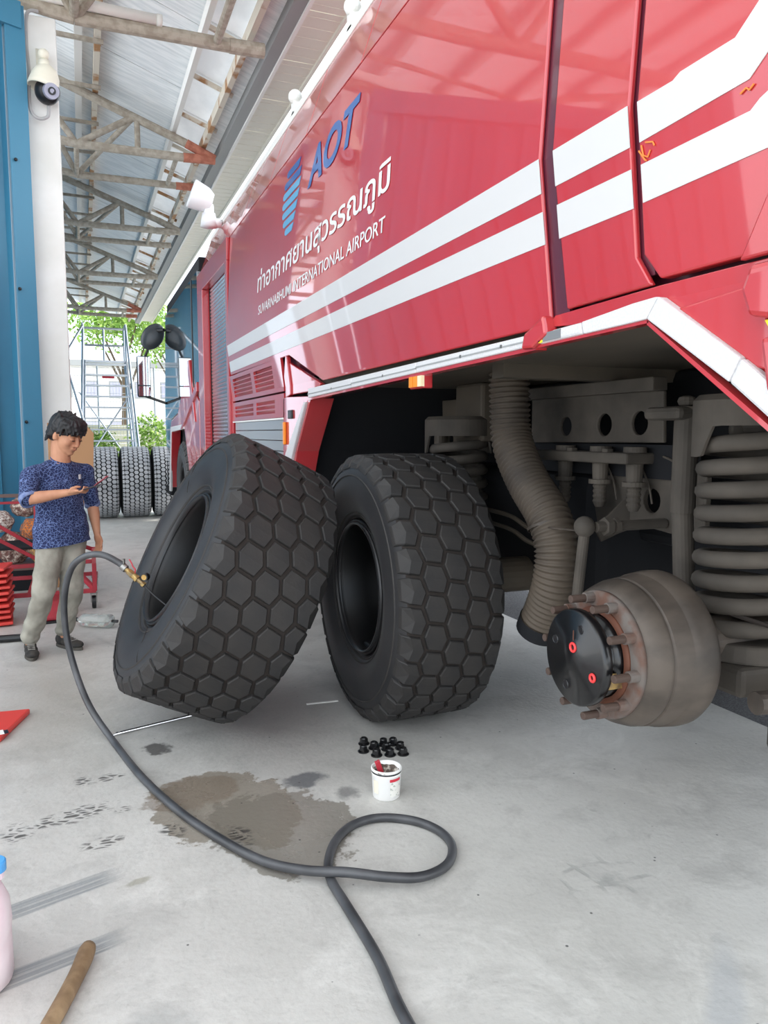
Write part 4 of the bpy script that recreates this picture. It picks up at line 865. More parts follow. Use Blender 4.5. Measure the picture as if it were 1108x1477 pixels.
# ------------------------------------------------------------------ row of worn tyres behind
wt = thing('worn_tyre', 'worn grey tyre standing leftmost of the row behind the man', 'tyre', (.34, 14.5, .63), (0, pi / 2, 0), 'worn tyres standing in a row')
R_ = .63; hw = .26
bm = B(); pr = [(R_ - .012, z) for z in (-.2, 0, .2)] + [(R_ - .03, .225), (R_ - .08, .255), (.48, .265), (.40, .24), (.33, .2), (.32, 0)]
pr = [(r, -z) for r, z in reversed(pr[3:])] + pr; lathe(bm, pr, 64); obj('sidewall', bm, 'dark_groove', wt, smooth=True)
bm = B(); NB = 50; rows = 5
for j in range(rows):
    zc = -.2 + .4 * (j + .5) / rows
    for k in range(NB):
        a0 = 2 * pi * (k + .5 * (j % 2)) / NB; da = pi / NB * .82; w = .4 / rows * .44
        for (r0, r1) in ((R_ - .012, R_ + .003),):
            pts = [(-da, -w * .55), (-da * .1, -w * 1.12), (da, -w * .55), (da, w * .55), (da * .1, w * 1.12), (-da, w * .55)]
            lo = [bm.verts.new((r0 * cos(a0 + a), r0 * sin(a0 + a), zc + z)) for a, z in pts]; hi = [bm.verts.new((r1 * cos(a0 + a), r1 * sin(a0 + a), zc + z)) for a, z in pts]
            bm.faces.new(hi)
            for q_ in range(6): bm.faces.new((lo[q_], lo[(q_ + 1) % 6], hi[(q_ + 1) % 6], hi[q_]))
for s_ in (-1, 1):
    for k in range(NB):
        a0 = 2 * pi * k / NB; da = pi / NB * .8
        v = [bm.verts.new((r * cos(a0 + a), r * sin(a0 + a), s_ * z)) for a, r, z in ((-da, R_ + .002, .2), (da, R_ + .002, .2), (da, R_ - .022, .232), (-da, R_ - .022, .232))]; bm.faces.new(v)
obj('tread', bm, 'grey_rubber', wt, kind='stuff')
for x, y, rz, lb in ((.883, 14.52, -.02, 'worn grey tyre standing in the middle of the row behind the man'), (1.43, 14.56, -.04, 'worn grey tyre at the right end of the row, partly behind the cab')):
    c = copy_tree(wt); c.location = (x, y, .63); c.rotation_euler = (0, pi / 2, rz); c['label'] = lb

# ------------------------------------------------------------------ air hose and inflator
hz = .0168
fl_ = [(.74, 1.25), (.712, 1.63), (.728, 1.89), (.723, 2.15), (.72, 2.301), (.747, 2.416), (.814, 2.536), (.909, 2.617), (1.022, 2.629), (1.131, 2.563), (1.191, 2.461), (1.191, 2.346), (1.122, 2.244), (1.004, 2.189), (.886, 2.206), (.764, 2.271), (.645, 2.356), (.532, 2.486), (.424, 2.691), (.307, 2.959), (.19, 3.333), (.093, 3.772)]
pts = [(x, y, hz) for x, y in fl_]
for i, h_ in ((13, .03), (14, .045), (15, .052), (16, .038), (17, .024)): pts[i] = (pts[i][0], pts[i][1], h_)
pts += [(-.01, 4.0, .129), (-.076, 4.15, .29), (-.112, 4.2, .482), (-.111, 4.2, .665), (-.072, 4.15, .815), (-.007, 4.08, .883), (.073, 4.0, .9), (.151, 3.95, .862), (.181, 3.92, .83)]
ah = thing('air_hose', 'thick black air hose looping on the floor and rising to the leaning tyre', 'hose', (.74, 1.25, 0))
bm = B(); O = Vector((.74, 1.25, 0)); sweep(bm, [Vector(p) - O for p in spline(pts, 8)], .0165, 16); obj('tube', bm, 'hose_rubber', ah, smooth=True)
def rel(*p): return Vector(p) - O
A = rel(.172, 3.926, .842); Bp = rel(.255, 3.88, .762); dd = (Bp - A).normalized()
bm = B(); rod(bm, A - dd * .012, A + dd * .012, .0195, seg=20); rod(bm, A + Vector((0, -.01, .02)), A + Vector((0, -.015, .045)), .006, seg=8); obj('hose_clamp', bm, 'steel', ah)
bm = B(); rod(bm, A + dd * .01, A + dd * .045, .013, seg=16); rod(bm, A + dd * .03, A + dd * .05, .018, seg=6); obj('coupling', bm, 'brass', ah)
bm = B(); rod(bm, A + dd * .05, A + dd * .085, .016, seg=14); rod(bm, A + dd * .05, A + dd * .058, .02, seg=6); rod(bm, A + dd * .08, A + dd * .09, .02, seg=6); obj('ball_valve', bm, 'brass', ah)
bm = B(); up = Vector((.2, -.1, .97)); sweep(bm, spline([A + dd * .068 + up * .014, A + dd * .066 + up * .034, A + dd * .05 + up * .038, A + dd * .035 + up * .05, A + dd * .02 + up * .055], 6), .0035, 8); obj('valve_lever', bm, 'red_handle', ah)
bm = B(); rod(bm, A + dd * .088, A + dd * .135, .011, seg=14); rod(bm, A + dd * .12, A + dd * .135, .015, seg=6); obj('brass_tube', bm, 'brass', ah)
bm = B(); gc = A + dd * .118 + up * .03; rod(bm, gc + Vector((.004, -.006, 0)), gc + Vector((.018, .016, 0)), .019, seg=24); gg = obj('pressure_gauge', bm, 'black_steel', ah)
bm = B(); rod(bm, gc + Vector((.003, -.008, 0)), gc + Vector((.004, -.006, 0)), .013, seg=24); obj('gauge_dial', bm, 'rope_yellow', gg)
bm = B(); sweep(bm, spline([Bp - dd * .01, rel(.30, 3.86, .71), rel(.36, 3.83, .655), rel(.40, 3.80, .62)], 8), .0045, 8); obj('inflator_whip', bm, 'black_steel', ah)

# ------------------------------------------------------------------ small things on the floor
pt = thing('grease_pot', 'small white grease pot with dirty rim and a red handle inside, by the wheel nuts', 'bucket', (1.125, 2.82, 0))
bm = B(); lathe(bm, [(0, 0), (.052, 0), (.056, .004), (.0605, .1), (.0625, .103), (.0625, .108), (.0605, .11), (.0605, .116), (.064, .118), (.064, .126), (.0605, .128), (.057, .126), (.053, .03), (0, .028)], 40); obj('tub', bm, 'dirty_white', pt, smooth=True)
bm = B(); lathe(bm, [(.0607, .1085), (.0622, .1095), (.0622, .114), (.0607, .115)], 40); obj('dark_band', bm, 'black_steel', pt, smooth=True)
bm = B(); lathe(bm, [(0, .062), (.02, .066), (.04, .06), (.0555, .075), (.0565, .112), (.0562, .112), (.054, .06), (.02, .055), (0, .05)], 32)
for v in bm.verts: v.co.z += .012 * noise.noise(v.co * 60)
obj('grease', bm, 'grease', pt, smooth=True)
def wrap(bm, a0, a1, z0, z1, r0, k=.004 / .1, n_=8):
    for i in range(n_):
        aa = [a0 + (a1 - a0) * t / n_ for t in (i, i + 1)]
        vs = [bm.verts.new(((r0 + (z / .1) * .0045) * cos(a), (r0 + (z / .1) * .0045) * sin(a), z)) for a, z in ((aa[0], z0), (aa[1], z0), (aa[1], z1), (aa[0], z1))]; bm.faces.new(vs)
bm = B(); wrap(bm, radians(-98), radians(-46), .083, .095, .0568); obj('red_label', bm, 'label_red', pt)
bm = B(); wrap(bm, radians(-96), radians(-46), .02, .08, .0567); obj('product_label', bm, mat('label_pale', rgb(232, 230, 222), .5, col2=rgb(176, 182, 170), nscale=70, lo=.55, hi=.6), pt)
bm = B(); wrap(bm, radians(-172), radians(-146), .03, .085, .0567); obj('side_label', bm, mat('label_cream', rgb(232, 224, 204), .6), pt)
bm = B(); beam(bm, (-.012, .0, .07), (-.042, .0, .158), .022, .012, up=(0, 1, 0)); hd = tag(obj('brush_handle', bm, 'red_handle', None, bevel=.003), 'red plastic brush handle sticking out of the white grease pot', 'brush'); hd.location = (1.125, 2.82, 0)
nuts = [(1.215, 3.36), (1.18, 3.27), (1.245, 3.29), (1.225, 3.20), (1.305, 3.31), (1.30, 3.25), (1.355, 3.30), (1.37, 3.235), (1.29, 3.18), (1.355, 3.165)]
where = ['farthest black wheel nut at the back left of the cluster', 'leftmost black wheel nut of the cluster', 'black wheel nut just right of the leftmost one', 'black wheel nut at the front left of the cluster', 'black wheel nut at the back middle of the cluster', 'black wheel nut in the centre of the cluster', 'black wheel nut at the back right of the cluster', 'black wheel nut at the right edge, second row', 'front middle black wheel nut of the cluster', 'front right black wheel nut, nearest the pot']
def nut_bm():
    bm = B(); lathe(bm, [(.0, 0), (.027, 0), (.0275, .006), (.02, .012)], 20); q_ = bmesh.ops.create_cone(bm, cap_ends=True, segments=6, radius1=.0205, radius2=.0195, depth=.026)
    bmesh.ops.translate(bm, vec=(0, 0, .023), verts=q_['verts']); lathe(bm, [(.0175, .036), (.015, .041), (.010, .041), (.010, .030), (0, .030)], 16); return bm
n0 = obj('wheel_nut', nut_bm(), 'gloss_black')
for i, (x, y) in enumerate(nuts):
    o = n0 if i == 0 else n0.copy()
    if i: COL.objects.link(o)
    o.location = (1.285 + (x - 1.285) * .93, 3.26 + (y - 3.26) * .93, 0); o.scale = (1, 1, .8); o.rotation_euler = (0, 0, i * .7); tag(o, where[i], 'wheel nut', 'black wheel nuts in a cluster behind the pot')
bm = B(); rod(bm, (.105, 3.905, .009), (.52, 4.03, .009), .008, seg=12); rod(bm, (.09, 3.90, .006), (.125, 3.911, .009), .005, .01, 12); tag(obj('tyre_lever', bm, 'chrome'), 'shiny steel tyre lever lying under the leaning tyre', 'lever')
bm = B(); box(bm, -.09, .09, -.008, .008, 0, .003, Matrix.Translation((1.20, 3.975, 0)) @ Matrix.Rotation(-.07, 4, 'Z')); tag(obj('white_strip', bm, 'white_plastic'), 'thin white strip on the floor between the two big tyres', 'strip')
# wooden handle
bm = B(); P_ = [Vector((-.035, 2.225, .03)), Vector((-.06, 2.14, .026)), Vector((-.10, 2.03, .023)), Vector((-.14, 1.93, .022)), Vector((-.20, 1.78, .022))]
sweep(bm, spline(P_, 4), .024, 14, rfun=lambda i: (.020, .0235, .0245, .024, .023, .0225)[min(i, 5)]); o = obj('wooden_handle', bm, 'wood', smooth=True); tag(o, 'worn wooden tool handle lying at the bottom left of the floor', 'handle')
# pinkish jug
jg = thing('plastic_jug', 'translucent pinkish plastic jug with a blue cap at the left edge', 'jug', (-.36, 2.22, 0))
bm = B(); pr = [(0, 0), (.12, 0), (.135, .012), (.137, .1), (.132, .13), (.137, .16), (.135, .22), (.12, .262), (.07, .285), (.035, .295), (.03, .31), (0, .31)]
lathe(bm, pr, 36)
for v in bm.verts: v.co.x *= .95; v.co += Vector((noise.noise(v.co * 18) * .006, noise.noise(v.co * 17 + Vector((5, 5, 5))) * .006, 0))
obj('body', bm, 'pink_liquid', jg, smooth=True)
bm = B(); lathe(bm, [(.0, .305), (.034, .305), (.034, .33), (.03, .334), (0, .334)], 24); o = obj('cap', bm, 'blue_cap', jg, smooth=False); o.location = (.085, .06, -.022)
bm = B(); rod(bm, (.085, .06, .262), (.085, .06, .292), .028, seg=20); obj('spout', bm, 'pink_liquid', jg)
# red triangular thing at the left edge
ct = thing('red_chock', 'red pointed plastic wedge with black and white marks at the left edge', 'wedge', (-.42, 4.22, 0), (0, 0, 0))
bm = B(); poly_prism(bm, [(-.22, -.18, 0), (.1, .16, 0), (.105, .165, .04), (-.22, -.17, .12), (-.22, -.18, .12)][:0] or [(-.25, .2, 0), (.11, .17, 0), (.0, -.2, 0), (-.25, -.30, 0)], (0, 0, .03), 1); obj('base', bm, 'mat_red', ct, bevel=.008)
bm = B(); box(bm, -.02, .0, -.17, -.12, .03, .032, Matrix.Rotation(.2, 4, 'Z')); obj('black_mark', bm, 'black_steel', ct); bm = B(); box(bm, -.05, -.02, -.17, -.11, .03, .032, Matrix.Rotation(.2, 4, 'Z')); obj('white_mark', bm, 'white_plastic', ct)
# stack of red mats
for k in range(10):
    bm = B(); w_ = .115; h_ = .030
    vs = box(bm, -.14, w_, -.16, .16, 0, h_)
    for v in vs:
        if v.co.z > h_ / 2 and v.co.x > 0: v.co.z -= .008
    o = obj('red_mat', bm, 'mat_red', bevel=.006); z_ = .012 + k * .0475
    o.location = (-.68 + random.uniform(-.008, .012), 6.62 + random.uniform(-.02, .02), z_); o.rotation_euler = (0, radians(-4 if k % 2 else -2.5), random.uniform(-.12, .12))
    w_ = ['bottom', 'second from bottom', 'third from bottom', 'fourth from bottom', 'fifth from bottom', 'fifth from top', 'fourth from top', 'third from top', 'second from top', 'topmost']
    tag(o, 'red rubber pad in the stack at the left edge, ' + w_[k], 'pad', 'red pads stacked at the left edge')

# trolley with steel frame and casters
tl = thing('steel_trolley', 'dark red steel frame trolley on casters behind the man', 'trolley', (-.35, 7.3, 0))
def bar(n, a, b, w=.035, mt='cart_red', pr=tl, up=(0, 0, 1)):
    bm = B(); beam(bm, a, b, w, w, up); return obj(n, bm, mt, pr, bevel=.003)
bar('base_rail', (-.55, -.40, .16), (.40, -.40, .16)); bar('base_rail', (-.55, .45, .16), (.45, .45, .16)); bar('base_rail', (.40, -.42, .16), (.43, .45, .16)); bar('base_rail', (-.1, -.40, .16), (-.1, .45, .16))
bar('end_post', (.41, -.41, .16), (.41, -.41, .40)); bar('end_post', (.42, .43, .16), (.42, .43, .42)); bar('end_rail', (.41, -.41, .38), (.42, .43, .40)); bar('stay', (.40, -.40, .18), (.05, -.1, .55)); bar('stay', (.41, .42, .40), (.0, .1, .62)); bar('mid_rail', (-.3, .0, .34), (.40, -.05, .36))
bar('upright', (-.05, .1, .16), (-.05, .1, .97)); bar('upright', (-.50, .1, .16), (-.50, .1, .97))
bar('handle_bar', (-.60, -.02, .965), (-.02, .1, .955), .03, 'brown_pipe'); bar('handle_bar', (-.60, .0, .90), (-.02, .1, .895), .022)
bar('diagonal_brace', (-.62, -.35, .96), (-.03, -.2, .52), .03); bar('diagonal_brace', (-.62, -.35, .82), (-.03, -.2, .42), .03)
bm = B(); box(bm, -.45, .0, -.1, .42, .50, .52); obj('shelf', bm, 'black_panel', tl, bevel=.004)
for x, y in ((.40, -.36), (.42, .40), (-.5, -.36), (-.5, .40)):
    bm = B(); rod(bm, (x - .018, y, .055), (x + .018, y, .055), .055, seg=24); cs = obj('caster', bm, 'black_steel', tl, bevel=.006)
    bm = B(); box(bm, x - .03, x + .03, y - .03, y + .03, .13, .143); box(bm, x - .026, x - .021, y - .02, y + .02, .05, .13); box(bm, x + .021, x + .026, y - .02, y + .02, .05, .13); obj('fork', bm, 'steel', cs)
# floor jack
jk = thing('floor_jack', 'low red floor jack between the man and the trolley base', 'jack', (-.26, 6.62, 0), (0, 0, .1))
bm = B(); poly_prism(bm, [(-.12, -.12, .03), (.12, -.12, .03), (.12, -.05, .12), (.10, .2, .16), (-.10, .2, .16), (-.12, -.05, .12)][:0] or [(-.12, -.13, .02), (-.12, -.13, .05), (-.12, .02, .14), (-.12, .3, .15), (-.12, .3, .02)], (.24, 0, 0), 1); obj('body', bm, 'cart_red', jk, bevel=.01)
bm = B(); box(bm, -.13, .13, -.15, .3, .0, .02); obj('base_plate', bm, 'black_steel', jk)
for x in (-.14, .14): bm = B(); rod(bm, (x - .015, .22, .035), (x + .015, .22, .035), .035, seg=16); obj('wheel', bm, 'black_steel', jk)
# cardboard sheet
bm = B(); poly_prism(bm, [(-.30, 8.0, 0), (-.06, 8.0, 0), (-.03, 8.0, .78), (.085, 8.0, .84), (.115, 8.0, 1.50), (.05, 8.0, 1.58), (-.30, 8.0, 1.60)], (.0, .02, 0), 1); o = obj('cardboard', bm, 'cardboard', bevel=.003); tag(o, 'tall brown cardboard sheet standing upright behind the man', 'cardboard')
# net bags and cloths on the left
def lump(name, c, r, mt, lb, cat, n_=3, sc=6, am=.25):
    bm = B(); q_ = bmesh.ops.create_icosphere(bm, subdivisions=n_, radius=1)
    for v in bm.verts: d_ = v.co.normalized(); v.co = Vector((d_.x * r[0], d_.y * r[1], max(-.75, d_.z) * r[2])) * (1 + am * noise.noise(d_ * sc / 3 + Vector(c)))
    o = obj(name, bm, mt, smooth=True); o.location = c; tag(o, lb, cat); return o
nb_ = []
bx = thing('parts_bin', 'dark steel bin holding net bags at the far left', 'bin', (-.82, 8.2, 0))
bm = B(); box(bm, -.3, .42, -.25, .25, .0, .22); obj('bin_body', bm, 'black_panel', bx, bevel=.01); bm = B(); box(bm, -.31, .43, -.26, .26, .2, .235); obj('bin_edge', bm, 'brown_pipe', bx)
nbg = thing('net_bag', 'white and brown net bag of rope behind the red pads', 'bag', (-.66, 8.26, .37))
def netbag(t_, r, mt, parent):
    bm = B(); bmesh.ops.create_icosphere(bm, subdivisions=4, radius=1)
    for v in bm.verts: d_ = v.co.normalized(); v.co = Vector((d_.x * r[0], d_.y * r[1], max(-.8, d_.z) * r[2])) * (1 + .22 * noise.noise(d_ * 2.4 + Vector((t_, 0, 0))))
    obj('filling', bm, mt, parent, smooth=True)
    bm = B(); bmesh.ops.create_icosphere(bm, subdivisions=3, radius=1)
    for v in bm.verts: d_ = v.co.normalized(); v.co = Vector((d_.x * r[0], d_.y * r[1], max(-.8, d_.z) * r[2])) * (1.03 + .22 * noise.noise(d_ * 2.4 + Vector((t_, 0, 0))))
    o = obj('net', bm, 'net_string', parent, kind='stuff'); w_ = o.modifiers.new('w', 'WIREFRAME'); w_.thickness = .0045
netbag(0, (.15, .15, .16), 'net_bag', nbg)
for lb, loc, r, mt in (('net bag of yellow rope low beside the trolley upright', (-.43, 8.22, .34), (.09, .12, .12), 'rope_yellow'), ('net bag of yellow rope just above the red pads', (-.97, 8.2, .36), (.12, .12, .12), 'rope_yellow'), ('orange cloth bundle on top of the net bags', (-.49, 8.2, .56), (.10, .1, .10), 'orange_cloth'), ('crumpled white cloth bag on top of the net bags', (-.80, 8.2, .64), (.15, .12, .11), 'white_cloth'), ('pale net bag topmost behind the trolley upright', (-.55, 8.3, .78), (.12, .11, .11), 'net_bag')):
    t_ = thing('net_bag' if 'net' in lb.split('on top')[0] else 'cloth_bundle', lb, 'bag', loc); netbag(loc[0] * 7, r, mt, t_)
bm = B(); rod(bm, (-.95, 6.02, .028), (-.40, 5.99, .028), .027, seg=16); o = tag(obj('black_pipe', bm, 'black_steel'), 'black pipe lying on the floor left of the man', 'pipe')
# clear plastic bottle lying down
cb = thing('clear_bottle', 'clear plastic bottle with a black nozzle lying right of the man', 'bottle', (.06, 6.22, .055), (0, 0, -.55))
clr = mat('clear_plastic', rgb(226, 230, 226), .12, trans=.75, col2=rgb(205, 210, 205), nscale=12)
bm = B(); lathe(bm, [(0, -.13), (.04, -.13), (.05, -.12), (.052, -.04), (.047, -.02), (.052, 0), (.052, .1), (.04, .13), (.016, .15), (.014, .165), (0, .165)], 28, mtx=Matrix.Rotation(-pi / 2, 4, 'Y')); obj('body', bm, clr, cb, smooth=True)
bm = B(); rod(bm, (-.165, 0, 0), (-.26, 0, .0), .018, .013, 12); obj('nozzle', bm, 'black_steel', cb); bm = B(); rod(bm, (.13, 0, 0), (.175, 0, 0), .012, seg=12); obj('end_cap', bm, 'black_steel', cb)

# ------------------------------------------------------------------ the man
def cap_(bm, p0, r0, p1, r1, seg=16):
    p0 = Vector(p0); p1 = Vector(p1); sph(bm, p0, r0, seg, 10); sph(bm, p1, r1, seg, 10); rod(bm, p0, p1, r0, r1, seg)
def ell(bm, c, r, rot=None): sph(bm, c, r, 20, 12, rot)
def bake(name, bm, vox, smooth_it, mt, parent, disp=None):
    me = bpy.data.meshes.new('raw'); bm.to_mesh(me); bm.free(); o = bpy.data.objects.new('raw', me); COL.objects.link(o)
    r = o.modifiers.new('r', 'REMESH'); r.mode = 'VOXEL'; r.voxel_size = vox
    sm = o.modifiers.new('s', 'SMOOTH'); sm.factor = .5; sm.iterations = smooth_it
    dg = bpy.context.evaluated_depsgraph_get(); dg.update(); m2 = bpy.data.meshes.new_from_object(o.evaluated_get(dg)); bpy.data.objects.remove(o)
    m2.name = name
    if disp:
        nr = [v.normal.copy() for v in m2.vertices]; co = [v.co.copy() for v in m2.vertices]; fl2 = []
        for a_, b_ in zip(co, nr): fl2.extend(a_ + b_ * disp(a_))
        m2.vertices.foreach_set('co', fl2); m2.update()
    m2.materials.clear(); return link(name, m2, mt, parent, smooth=True)
MO = Vector((-.22, 5.65, 0))
man = thing('person', 'young man in blue patterned shirt and grey trousers looking down at his phone', 'person', MO)
def V(x, y, z): return Vector((x, y, z)) - MO
Fd = Vector((.62, -.785, 0)); Rt = Vector((-.785, -.62, 0)); UP = Vector((0, 0, 1))      # facing, his right, up
hip = V(-.15, 5.66, .80); chest = V(-.155, 5.645, 1.13); nk = V(-.135, 5.63, 1.33)
RS = V(-.315, 5.535, 1.235); LS = V(.01, 5.765, 1.235); RE = V(-.345, 5.43, 1.075); RW = V(-.10, 5.33, 1.118)
LE = V(.055, 5.83, 1.00); LW = V(.078, 5.73, .80)
RH = V(-.215, 5.605, .76); LH = V(-.08, 5.70, .76); RK = V(-.275, 5.50, .44); LK = V(-.10, 5.60, .44); RA = V(-.375, 5.60, .085); LA = V(-.165, 5.72, .085)
yaw = atan2(Fd.y, Fd.x)
bodyR = Matrix.Rotation(yaw, 4, 'Z')      # local x = facing, y = his left
hdR = Matrix.Rotation(yaw + .12, 4, 'Z') @ Matrix.Rotation(radians(26), 4, 'Y')     # head tilted down
hc = V(-.093, 5.595, 1.49); HS = 1.1
def H(x, y, z): return hc + (hdR @ Vector((x, y, z))) * HS
bm = B()
# head: skull, jaw, cheeks, nose, brow, lips, ears
def he(x, y, z, rx, ry, rz): ell(bm, H(x, y, z), (rx * HS, ry * HS, rz * HS), hdR)
he(-.012, 0, .03, .098, .078, .088); he(.03, 0, -.02, .062, .066, .085); he(.045, 0, -.07, .040, .046, .036); he(.068, 0, -.088, .020, .024, .018)
for s in (-1, 1):
    he(.055, s * .036, -.022, .030, .026, .030); he(-.008, s * .079, -.012, .016, .008, .027); he(.0, s * .073, -.02, .014, .012, .012); he(.075, s * .028, .026, .016, .024, .008)
    he(.095, s * .013, -.030, .010, .008, .008); he(.083, s * .029, .008, .012, .015, .008)
cap_(bm, H(.092, 0, .018), .009, H(.108, 0, -.024), .012); he(.104, 0, -.028, .013, .012, .010)
he(.091, 0, -.050, .012, .022, .006); he(.088, 0, -.060, .012, .019, .0065)
cap_(bm, H(-.035, 0, -.045), .06, nk, .064); cap_(bm, nk, .064, chest + UP * .06, .09)
# trunk
for c_, r_ in ((chest + UP * .08, (.085, .15, .10)), (chest, (.10, .15, .14)), (chest - UP * .13, (.095, .135, .13)), (hip + UP * .05, (.10, .14, .12))): ell(bm, c_, r_, bodyR)
for s_, e_, w_ in ((RS, RE, RW), (LS, LE, LW)):
    cap_(bm, nk - UP * .075, .045, s_ - UP * .014, .042); cap_(bm, s_ - UP * .014, .042, e_, .040); cap_(bm, e_, .040, e_.lerp(w_, .35), .040); cap_(bm, e_.lerp(w_, .35), .040, w_, .024)
for h_, k_, a_ in ((RH, RK, RA), (LH, LK, LA)):
    cap_(bm, h_, .085, k_, .055); cap_(bm, k_, .052, k_.lerp(a_, .35), .050); cap_(bm, k_.lerp(a_, .35), .050, a_, .034); cap_(bm, a_, .034, a_ - UP * .03, .030)
# right hand: palm up and forward, holding the phone
def finger(base, pts, r0):
    prev = base; r = r0
    for p in pts: cap_(bm, prev, r, p, r * .92, 10); prev = p; r *= .92
ph0 = V(-.02, 5.27, 1.140); phd = Vector((.135, -.055, .040)).normalized()
hd_ = (Vector((.10, -.05, .012))).normalized(); sd_ = Vector((.35, .85, -.2)).normalized()     # hand direction, thumb side away
palm = RW + hd_ * .045; n_ = hd_.cross(sd_).normalized()
if n_.z > 0: n_ = -n_
pr_ = Matrix((hd_, sd_, hd_.cross(sd_))).transposed().to_4x4()
ell(bm, palm, (.05, .040, .018), pr_); cap_(bm, RW, .024, palm, .02)
for i, (o_, L1) in enumerate(((-.030, .026), (-.011, .030), (.010, .032), (.029, .029))):
    b_ = palm + hd_ * .038 + sd_ * o_
    finger(b_, [b_ + hd_ * L1 + n_ * .006, b_ + hd_ * (L1 + .016) + n_ * (-.004) , b_ + hd_ * (L1 + .022) - n_ * .022], .0088)
tb = palm - hd_ * .015 - sd_ * .030; finger(tb, [tb - n_ * .018 + hd_ * .02 - sd_ * .006, tb - n_ * .026 + hd_ * .045 + sd_ * .004, tb - n_ * .026 + hd_ * .066 + sd_ * .014], .0105)
# left hand hanging, fingers curled
hd2 = Vector((.12, -.15, -.98)).normalized(); sd2 = Fd; n2 = hd2.cross(sd2).normalized()
pl = LW + hd2 * .042; pr2 = Matrix((hd2, sd2, hd2.cross(sd2))).transposed().to_4x4(); ell(bm, pl, (.048, .038, .017), pr2); cap_(bm, LW, .024, pl, .02)
inn = (Rt - Fd * .1).normalized()
for o_, L1 in ((-.028, .022), (-.009, .028), (.010, .031), (.028, .028)):
    b_ = pl + hd2 * .036 + sd2 * o_
    finger(b_, [b_ + hd2 * L1 + inn * .004, b_ + hd2 * (L1 + .02) + inn * .014, b_ + hd2 * (L1 + .028) + inn * .028], .0085)
tb = pl - hd2 * .01 + sd2 * .030; finger(tb, [tb + sd2 * .018 + hd2 * .022 + inn * .008, tb + sd2 * .020 + hd2 * .045 + inn * .016, tb + sd2 * .016 + hd2 * .062 + inn * .022], .010)
body = bake('body', bm, .005, 3, 'skin', man)
# face details
for s in (-1, 1):
    bm = B(); ell(bm, H(.0935, s * .029, .0035), (.006, .014, .0028), hdR); obj('eye', bm, 'brow', man, smooth=True)
    bm = B(); sweep(bm, [H(.0925 - .014 * (t / 5) ** 2 * 1.0, s * (.012 + .036 * t / 5), .031 + .004 * sin(pi * t / 5)) for t in range(6)], .0036, 8); obj('eyebrow', bm, 'hair', man, smooth=True)
bm = B(); ell(bm, H(.1005, 0, -.0545), (.003, .018, .0022), hdR); obj('mouth_line', bm, 'lip', man, smooth=True)
# hair
bm = B(); ell(bm, H(-.022, 0, .048), (.119, .099, .097), hdR); ell(bm, H(-.055, 0, .005), (.077, .092, .094), hdR); ell(bm, H(.03, 0, .085), (.083, .086, .055), hdR)
for i in range(26):      # fringe and sides
    a = -1.45 + 2.9 * i / 25; st0 = H(.07 * cos(a) + .01, .082 * sin(a), .092); en = H(.104 * cos(a) + (.006 if abs(a) < 1 else 0), .092 * sin(a), .052 + .014 * sin(i * 2.3) + .010 * sin(i * .8) - (.034 if abs(a) > 1.15 else 0)); cap_(bm, st0, .018, en, .007, 8)
for i in range(30):      # ruffled crown and nape
    a = i * 2.4; rr = .03 + .05 * ((i * .37) % 1); p = H(-.02 + rr * cos(a), rr * sin(a) * .9, .118 - rr * .22); cap_(bm, p, .016, p + (hdR @ Vector((.02 * cos(a), .02 * sin(a), .014 + .010 * sin(i)))), .005, 8)
for i in range(14): a = pi / 2 + .35 + (pi - .7) * i / 13; p = H(.075 * cos(a) - .03, .082 * sin(a), -.02); cap_(bm, p, .018, H(.082 * cos(a) - .03, .086 * sin(a), -.065 + .008 * sin(i * 2)), .006, 8)
bake('hair', bm, .005, 1, 'hair', man, lambda c: .004 * noise.noise(c * 50))
# shirt
bm = B()
for c_, r_ in ((chest + UP * .10, (.098, .160, .10)), (chest + UP * .0, (.122, .170, .15)), (chest - UP * .13, (.122, .172, .16)), (hip + UP * .10, (.128, .186, .17)), (hip + UP * .02, (.145, .206, .17)), (hip - UP * .06, (.15, .214, .16)), (hip - UP * .12, (.15, .214, .14))): ell(bm, c_, r_, bodyR)
cap_(bm, nk - UP * .07, .072, RS - UP * .012, .060); cap_(bm, nk - UP * .07, .072, LS - UP * .012, .060); cap_(bm, RS - UP * .012, .063, RE + UP * .012, .056); cap_(bm, LS - UP * .012, .062, LE.lerp(LS, .05), .052)
cap_(bm, chest + UP * .05, .1, nk - UP * .035, .068)
shirt = bake('shirt', bm, .008, 4, 'shirt', man, lambda c: .010 * noise.noise(Vector((c.x * 9, c.y * 9, c.z * 6))) + .005 * noise.noise(c * 22))
# cut hem, neck and cuffs flat
def cut(o, co, no):
    bm = B(); bm.from_mesh(o.data); bmesh.ops.bisect_plane(bm, geom=bm.verts[:] + bm.edges[:] + bm.faces[:], plane_co=co, plane_no=no, clear_outer=True); bm.to_mesh(o.data); bm.free()
cut(shirt, hip - UP * .055, Vector((.08, 0, -1))); cut(shirt, nk + UP * .0, (Vector((0, 0, 1)) + Fd * .45).normalized())
def cuff(c, d, r, w):
    bm = B(); d = Vector(d).normalized(); q_ = d.to_track_quat('Z', 'Y').to_matrix().to_4x4(); lathe(bm, [(r - .004, -w), (r + .003, -w), (r + .005, w), (r - .004, w), (r - .008, 0)], 28, closed=True, mtx=Matrix.Translation(c) @ q_); return obj('cuff', bm, 'cuff_cloth', man, smooth=True)
mat('cuff_cloth', rgb(120, 134, 172), .9, col2=rgb(92, 108, 152), nscale=40)
cuff(RE + UP * .0 + (RW - RE) * .06, (RW - RE) * .5 + (RE - RS), .058, .020); cuff(LE, LE - LS, .050, .016)
